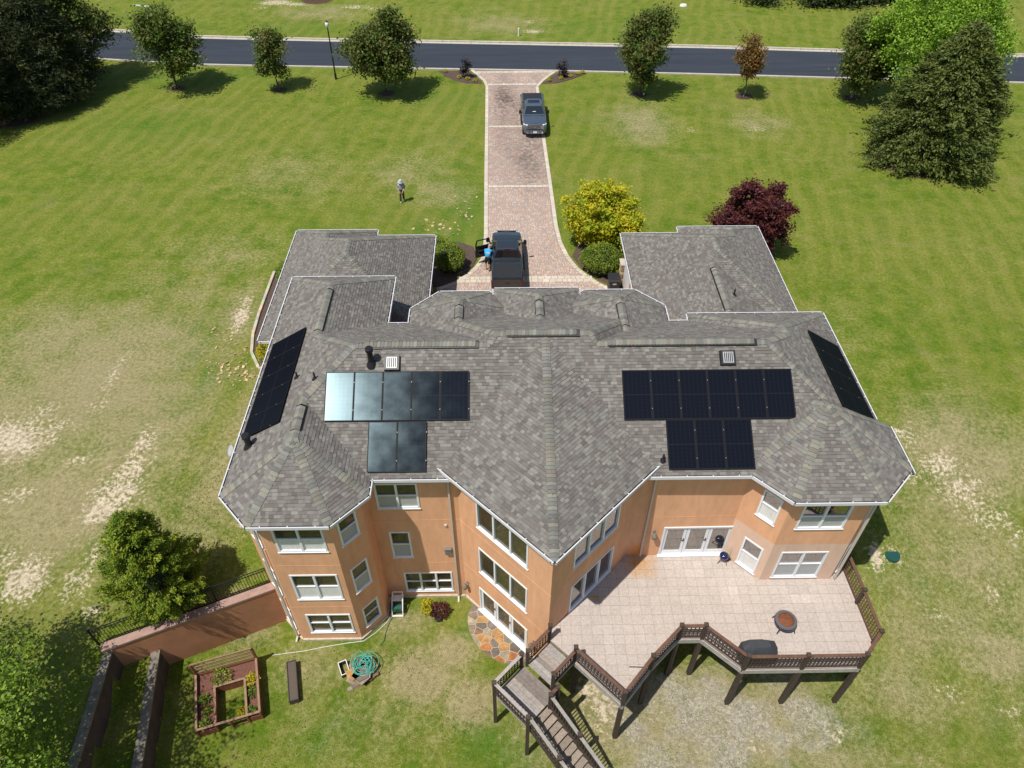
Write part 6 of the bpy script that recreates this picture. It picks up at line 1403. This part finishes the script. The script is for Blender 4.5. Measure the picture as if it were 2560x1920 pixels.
    q = MB(); q.box((0, -2.94, 1.08), (.22, .012, .06)); q.box((0, -2.941, 1.08), (.08, .011, .10)); q.build('emblem', 'black_metal', tg)
    q = MB(); q.box((0, -2.98, .60), (1.86, .20, .20)); q.build('rear_bumper', 'chrome', t)
    q = MB(); q.box((0, -2.09, 1.372), (1.56, 1.42, .03)); bd = q.build('bed_cover' if cover else 'bed_floor', 'vinyl', t)
    for s in (-1, 1): q = MB(); q.beam((s * .84, -2.82, 1.375), (s * .84, -1.0, 1.375), .10, .05); q.build('bed_rail', paint, t)
    q = MB(); q.box((0, -.43, 1.845), (.34, .05, .05)); q.build('brake_light', 'lamp_red', t)
    q = MB(); q.beam((-.55, -.40, 1.885), (.55, -.40, 1.885), .05, .02); q.build('roof_trim', 'chrome', t)
    if not cover:
        q = MB(); q.box((.0, 1.18, 1.50), (.26, .10, .012)); q.build('dash_paper', 'white_paint', t)
        q = MB(); q.box((.0, .12, 1.905), (.95, .55, .012)); q.build('sunroof', 'auto_glass', t)
        q = MB(); q.cyl((-.60, .45, 1.87), (-.60, .50, 1.97), .02, .01, 6); q.build('aerial', 'white_paint', t)
    if door_open:
        a = R(68); hx, hy = -.99, 1.05; c, s = math.cos(a), math.sin(a)
        def dp(u, o, z): return (hx - u * s - o * c, hy - u * c + o * s, z)   # u along the door away from hinge
        q = MB(); q.hexa([dp(.02, -.06, .50), dp(1.12, -.06, .50), dp(1.12, .05, .50), dp(.02, .05, .50), dp(.02, -.05, 1.33), dp(1.12, -.05, 1.33), dp(1.12, .03, 1.33), dp(.02, .03, 1.33)]); dr = q.build('door', 'interior', t)
        q = MB(); q.beam(dp(.02, 0, 1.33), dp(.42, -.16, 1.85), .06, .05); q.beam(dp(.42, -.16, 1.85), dp(1.05, -.16, 1.86), .06, .05); q.beam(dp(1.05, -.16, 1.86), dp(1.10, 0, 1.33), .07, .06); q.build('door_window_frame', 'black_metal', dr)
        q = MB(); q.face([dp(.02, .051, .52), dp(1.12, .051, .52), dp(1.12, .035, 1.32), dp(.02, .035, 1.32)]); q.face([dp(.02, .045, .52), dp(.02, .03, 1.32), dp(1.12, .03, 1.32), dp(1.12, .045, .52)]); q.build('door_skin', paint, dr)
        q = MB(); q.beam(dp(.30, -.10, 1.02), dp(.95, -.10, 1.02), .08, .06); q.build('armrest', 'vinyl', dr); q = MB(); q.beam(dp(.25, -.09, .68), dp(.95, -.09, .68), .06, .12); q.build('door_pocket', 'vinyl', dr)
        q = MB(); q.beam(dp(.14, .05, 1.38), dp(.10, .26, 1.40), .05, .05); mr = q.build('mirror', 'black_metal', dr)
        q = MB(); q.box(dp(.12, .33, 1.42), (.24, .14, .26), rz=R(25), taper=.2); q.build('mirror_head', 'black_metal', t)
        q = MB(); q.face([(-1.004, -.05, .56), (-1.004, 1.0, .56), (-1.004, 1.0, 1.27), (-1.004, -.05, 1.27)][::-1]); q.build('door_opening', 'interior', t)
    return t
truck('pickup_truck', 'blue-grey pickup truck facing the house halfway down the drive', (2.66, 60.75, .05), math.pi + R(.8), 'paint_grey', False, False)
truck('pickup_truck', 'dark pickup truck with bed cover and open driver door at the house', (.24, 39.35, .05), 0, 'paint_dark', True, True, 'tailgate_brown')
# ------------------------------------------------------------------ people
mat('skin', (.42, .24, .17), .6); mat('sweater', (.36, .33, .34), .9, var=.15, vscale=9); mat('trousers', (.035, .038, .042), .85, var=.15, vscale=8); mat('hat', (.44, .48, .50), .8, var=.06, vscale=12); mat('shoe_pale', (.45, .43, .40), .8); mat('shirt_blue', (.035, .36, .72), .8, var=.25, vscale=5); mat('shorts', (.015, .015, .017), .85); mat('cap_grey', (.30, .30, .31), .85); mat('hair', (.03, .022, .016), .8)
def skin(name, V, E, Rd, m, parent, root=0, sub=1):
    me = bpy.data.meshes.new(name); me.from_pydata(V, E, []); o = bpy.data.objects.new(name, me); finish(o, m, parent)
    bm_ = me.skin_vertices[0] if me.skin_vertices else None
    mod = o.modifiers.new('skin', 'SKIN'); mod.use_smooth_shade = True
    if not me.skin_vertices:
        import bmesh
        b = bmesh.new(); b.from_mesh(me); b.verts.layers.skin.verify(); b.to_mesh(me); b.free()
    for i, r in enumerate(Rd): me.skin_vertices[0].data[i].radius = (r, r) if not isinstance(r, tuple) else r; me.skin_vertices[0].data[i].use_root = (i == root)
    sb = o.modifiers.new('sub', 'SUBSURF'); sb.levels = sub; sb.render_levels = sub
    return o
def person(label, loc, rz, joints, cloth, headgear):
    """joints: dict of body points in a local frame (facing -y)"""
    t = thing('person', label, 'person', loc, local=True, rz=rz); j = joints
    names = ['pelvis', 'belly', 'chest', 'neck', 'head0', 'head1', 'shl', 'ell', 'wrl', 'shr', 'elr', 'wrr', 'hil', 'knl', 'anl', 'tol', 'hir', 'knr', 'anr', 'tor']
    ix = {n: i for i, n in enumerate(names)}; V = [j[n] for n in names]
    E = [('pelvis', 'belly'), ('belly', 'chest'), ('chest', 'neck'), ('neck', 'head0'), ('head0', 'head1'), ('chest', 'shl'), ('shl', 'ell'), ('ell', 'wrl'), ('chest', 'shr'), ('shr', 'elr'), ('elr', 'wrr'), ('pelvis', 'hil'), ('hil', 'knl'), ('knl', 'anl'), ('anl', 'tol'), ('pelvis', 'hir'), ('hir', 'knr'), ('knr', 'anr'), ('anr', 'tor')]
    E = [(ix[a], ix[b]) for a, b in E]; Rd = [(.15, .11), (.14, .11), (.16, .11), .058, .088, .082, .062, .045, .032, .062, .045, .032, .085, .058, .040, .034, .085, .058, .040, .034]
    for s in ('l', 'r'):                                               # palm, four fingers and a thumb of their own
        w_ = Vector(j['wr' + s]); e_ = Vector(j['el' + s]); d = (w_ - e_).normalized(); sd_ = d.cross(Vector((0, 1, 0)));
        if sd_.length < .1: sd_ = Vector((1, 0, 0))
        sd_.normalize(); i0 = len(V); V.append(tuple(w_ + d * .06)); Rd.append((.036, .018)); E.append((ix['wr' + s], i0))
        for k, (o, ln) in enumerate(((-.03, .075), (-.01, .085), (.01, .08), (.03, .06))):
            a = len(V); V.append(tuple(w_ + d * .10 + sd_ * o)); V.append(tuple(w_ + d * (.10 + ln * .55) + sd_ * o * 1.1 + Vector((0, -.012, 0)))); V.append(tuple(w_ + d * (.10 + ln) + sd_ * o * 1.1 + Vector((0, -.035, 0)))); Rd += [.010, .009, .008]; E += [(i0, a), (a, a + 1), (a + 1, a + 2)]
        a = len(V); V.append(tuple(w_ + d * .045 + sd_ * .045)); V.append(tuple(w_ + d * .085 + sd_ * .065 + Vector((0, -.015, 0)))); Rd += [.012, .010]; E += [(i0, a), (a, a + 1)]
    skin('body', V, E, Rd, 'skin', t, 0)
    hd = Vector(j['head0']).lerp(Vector(j['head1']), .55); f = Vector(j.get('face', (0, -1, 0))).normalized(); sx = f.cross(Vector((0, 0, 1))).normalized()
    q = MB(); c = hd + f * .10; q.hexa([c - sx * .014 - Vector((0, 0, .03)), c + sx * .014 - Vector((0, 0, .03)), c + sx * .012 - f * .03, c - sx * .012 - f * .03, c - sx * .008 + f * .012 - Vector((0, 0, .018)), c + sx * .008 + f * .012 - Vector((0, 0, .018)), c + sx * .006 - f * .02 + Vector((0, 0, .02)), c - sx * .006 - f * .02 + Vector((0, 0, .02))]); q.build('nose', 'skin', t)
    for s in (-1, 1):
        q = MB(); q.lathe(hd + f * .085 + sx * s * .034 + Vector((0, 0, .02)), [(.002, -.008), (.010, 0), (.002, .008)], 8); q.build('eye', 'hair', t); q = MB(); q.lathe(hd + sx * s * .085, [(.004, -.03), (.014, 0), (.004, .03)], 8); q.build('ear', 'skin', t)
    q = MB(); q.beam(hd + f * .09 - sx * .024 - Vector((0, 0, .05)), hd + f * .09 + sx * .024 - Vector((0, 0, .05)), .012, .010); q.build('mouth', mat('lip%d' % len(MATS), (.28, .10, .09), .6), t)
    for nm, pts, edges, rad, m, root in cloth:
        skin(nm, [j[p] if isinstance(p, str) else p for p in pts], edges, rad, m, t, root)
    headgear(t, Vector(j['head0']), Vector(j['head1'])); return t
J1 = dict(pelvis=(0, 0, .94), belly=(0, 0, 1.10), chest=(0, -.01, 1.34), neck=(0, -.02, 1.50), head0=(0, -.04, 1.60), head1=(0, -.06, 1.71), shl=(-.18, 0, 1.42), ell=(-.27, .03, 1.16), wrl=(-.17, -.15, .97), shr=(.18, 0, 1.42), elr=(.27, .03, 1.16), wrr=(.10, -.20, .98), hil=(-.09, 0, .90), knl=(-.11, -.07, .50), anl=(-.12, -.10, .09), tol=(-.13, -.26, .035), hir=(.09, 0, .90), knr=(.10, .06, .50), anr=(.11, .16, .09), tor=(.12, .01, .035), face=(0, -1, -.35))
c1 = [('sweater', ['pelvis', 'belly', 'chest', 'neck', 'shl', 'ell', 'wrl', 'shr', 'elr', 'wrr'], [(0, 1), (1, 2), (2, 3), (2, 4), (4, 5), (5, 6), (2, 7), (7, 8), (8, 9)], [(.185, .14), (.19, .16), (.20, .14), .07, .085, .068, .048, .085, .068, .048], 'sweater', 0),
      ('trousers', ['belly', 'pelvis', 'hil', 'knl', 'anl', 'hir', 'knr', 'anr'], [(0, 1), (1, 2), (2, 3), (3, 4), (1, 5), (5, 6), (6, 7)], [(.15, .12), (.165, .125), .10, .080, .075, .10, .080, .075], 'trousers', 1),
      ('shoe', ['anl', 'tol'], [(0, 1)], [.052, .045], 'shoe_pale', 0), ('shoe', ['anr', 'tor'], [(0, 1)], [.052, .045], 'shoe_pale', 0)]
def bucket_hat(t, h0, h1):
    q = MB(); tl_ = Matrix.Rotation(R(16), 3, 'X'); q.lathe(h1 + Vector((0, .0, -.03)), [(.205, -.045), (.20, -.03), (.112, .015), (.108, .09), (.085, .13), (.02, .14)], 20, tilt=tl_); q.build('bucket_hat', 'hat', t, smooth=True)
    q = MB(); q.lathe(h1 + Vector((0, .01, -.04)), [(.113, .01), (.116, .03), (.112, .05)], 18, tilt=tl_); q.build('hat_band', mat('hat_band', (.30, .33, .36), .8), t)
person('person in grey sweater, dark trousers and pale bucket hat standing on the lawn', (-7.3, 47.95, 0), R(8), J1, c1, bucket_hat)
J2 = dict(pelvis=(0, 0, .92), belly=(.02, .07, 1.07), chest=(.06, .20, 1.28), neck=(.09, .29, 1.42), head0=(.13, .35, 1.50), head1=(.17, .41, 1.58), shl=(-.12, .24, 1.36), ell=(-.06, .46, 1.22), wrl=(.14, .62, 1.22), shr=(.22, .15, 1.36), elr=(.38, .33, 1.20), wrr=(.52, .50, 1.20), hil=(-.09, 0, .88), knl=(-.10, .05, .48), anl=(-.10, -.02, .09), tol=(-.10, .13, .035), hir=(.09, 0, .88), knr=(.10, -.08, .48), anr=(.10, -.24, .10), tor=(.11, -.10, .035), face=(.4, 1, -.4))
mid = lambda a, b, f: tuple(Vector(J2[a]).lerp(Vector(J2[b]), f))
c2 = [('shirt', ['pelvis', 'belly', 'chest', 'neck', 'shl', mid('shl', 'ell', .75), 'shr', mid('shr', 'elr', .75)], [(0, 1), (1, 2), (2, 3), (2, 4), (4, 5), (2, 6), (6, 7)], [(.185, .145), (.19, .15), (.20, .14), .068, .085, .075, .085, .075], 'shirt_blue', 0),
      ('shorts', ['belly', 'pelvis', 'hil', 'knl', 'hir', 'knr'], [(0, 1), (1, 2), (2, 3), (1, 4), (4, 5)], [(.15, .12), (.165, .13), .105, .09, .105, .09], 'shorts', 1),
      ('shoe', ['anl', 'tol'], [(0, 1)], [.052, .045], 'dark_plastic', 0), ('shoe', ['anr', 'tor'], [(0, 1)], [.052, .045], 'dark_plastic', 0)]
def ball_cap(t, h0, h1):
    q = MB(); q.lathe(h1 + Vector((0, 0, -.03)), [(.105, -.02), (.108, .03), (.085, .085), (.02, .11)], 18); q.build('cap', 'cap_grey', t, smooth=True)
    q = MB(); c = h1 + Vector((.03, .12, -.035)); q.box(c, (.16, .13, .012), rz=R(-18)); q.build('cap_brim', 'cap_grey', t)
p2 = person('person in blue shirt, dark shorts and grey cap leaning in at the open truck door', (-1.02, 39.35, .05), R(0), J2, c2, ball_cap)
q = MB()
for k, (u, v, a, b) in enumerate([(-.09, .02, .045, .03), (-.03, .03, .04, .03), (.03, .02, .045, .03), (.09, .0, .04, .025), (-.05, -.05, .06, .025), (.04, -.05, .06, .025)]):
    c = Vector((.04 + u, .01 + .06, 1.30 + v * .9)); q.face([c + Vector((-a * .6, -.085, -b)), c + Vector((a * .6, -.085, -b)), c + Vector((a * .6, -.07, b)), c + Vector((-a * .6, -.07, b))])
q.build('shirt_print', 'white_paint', p2)
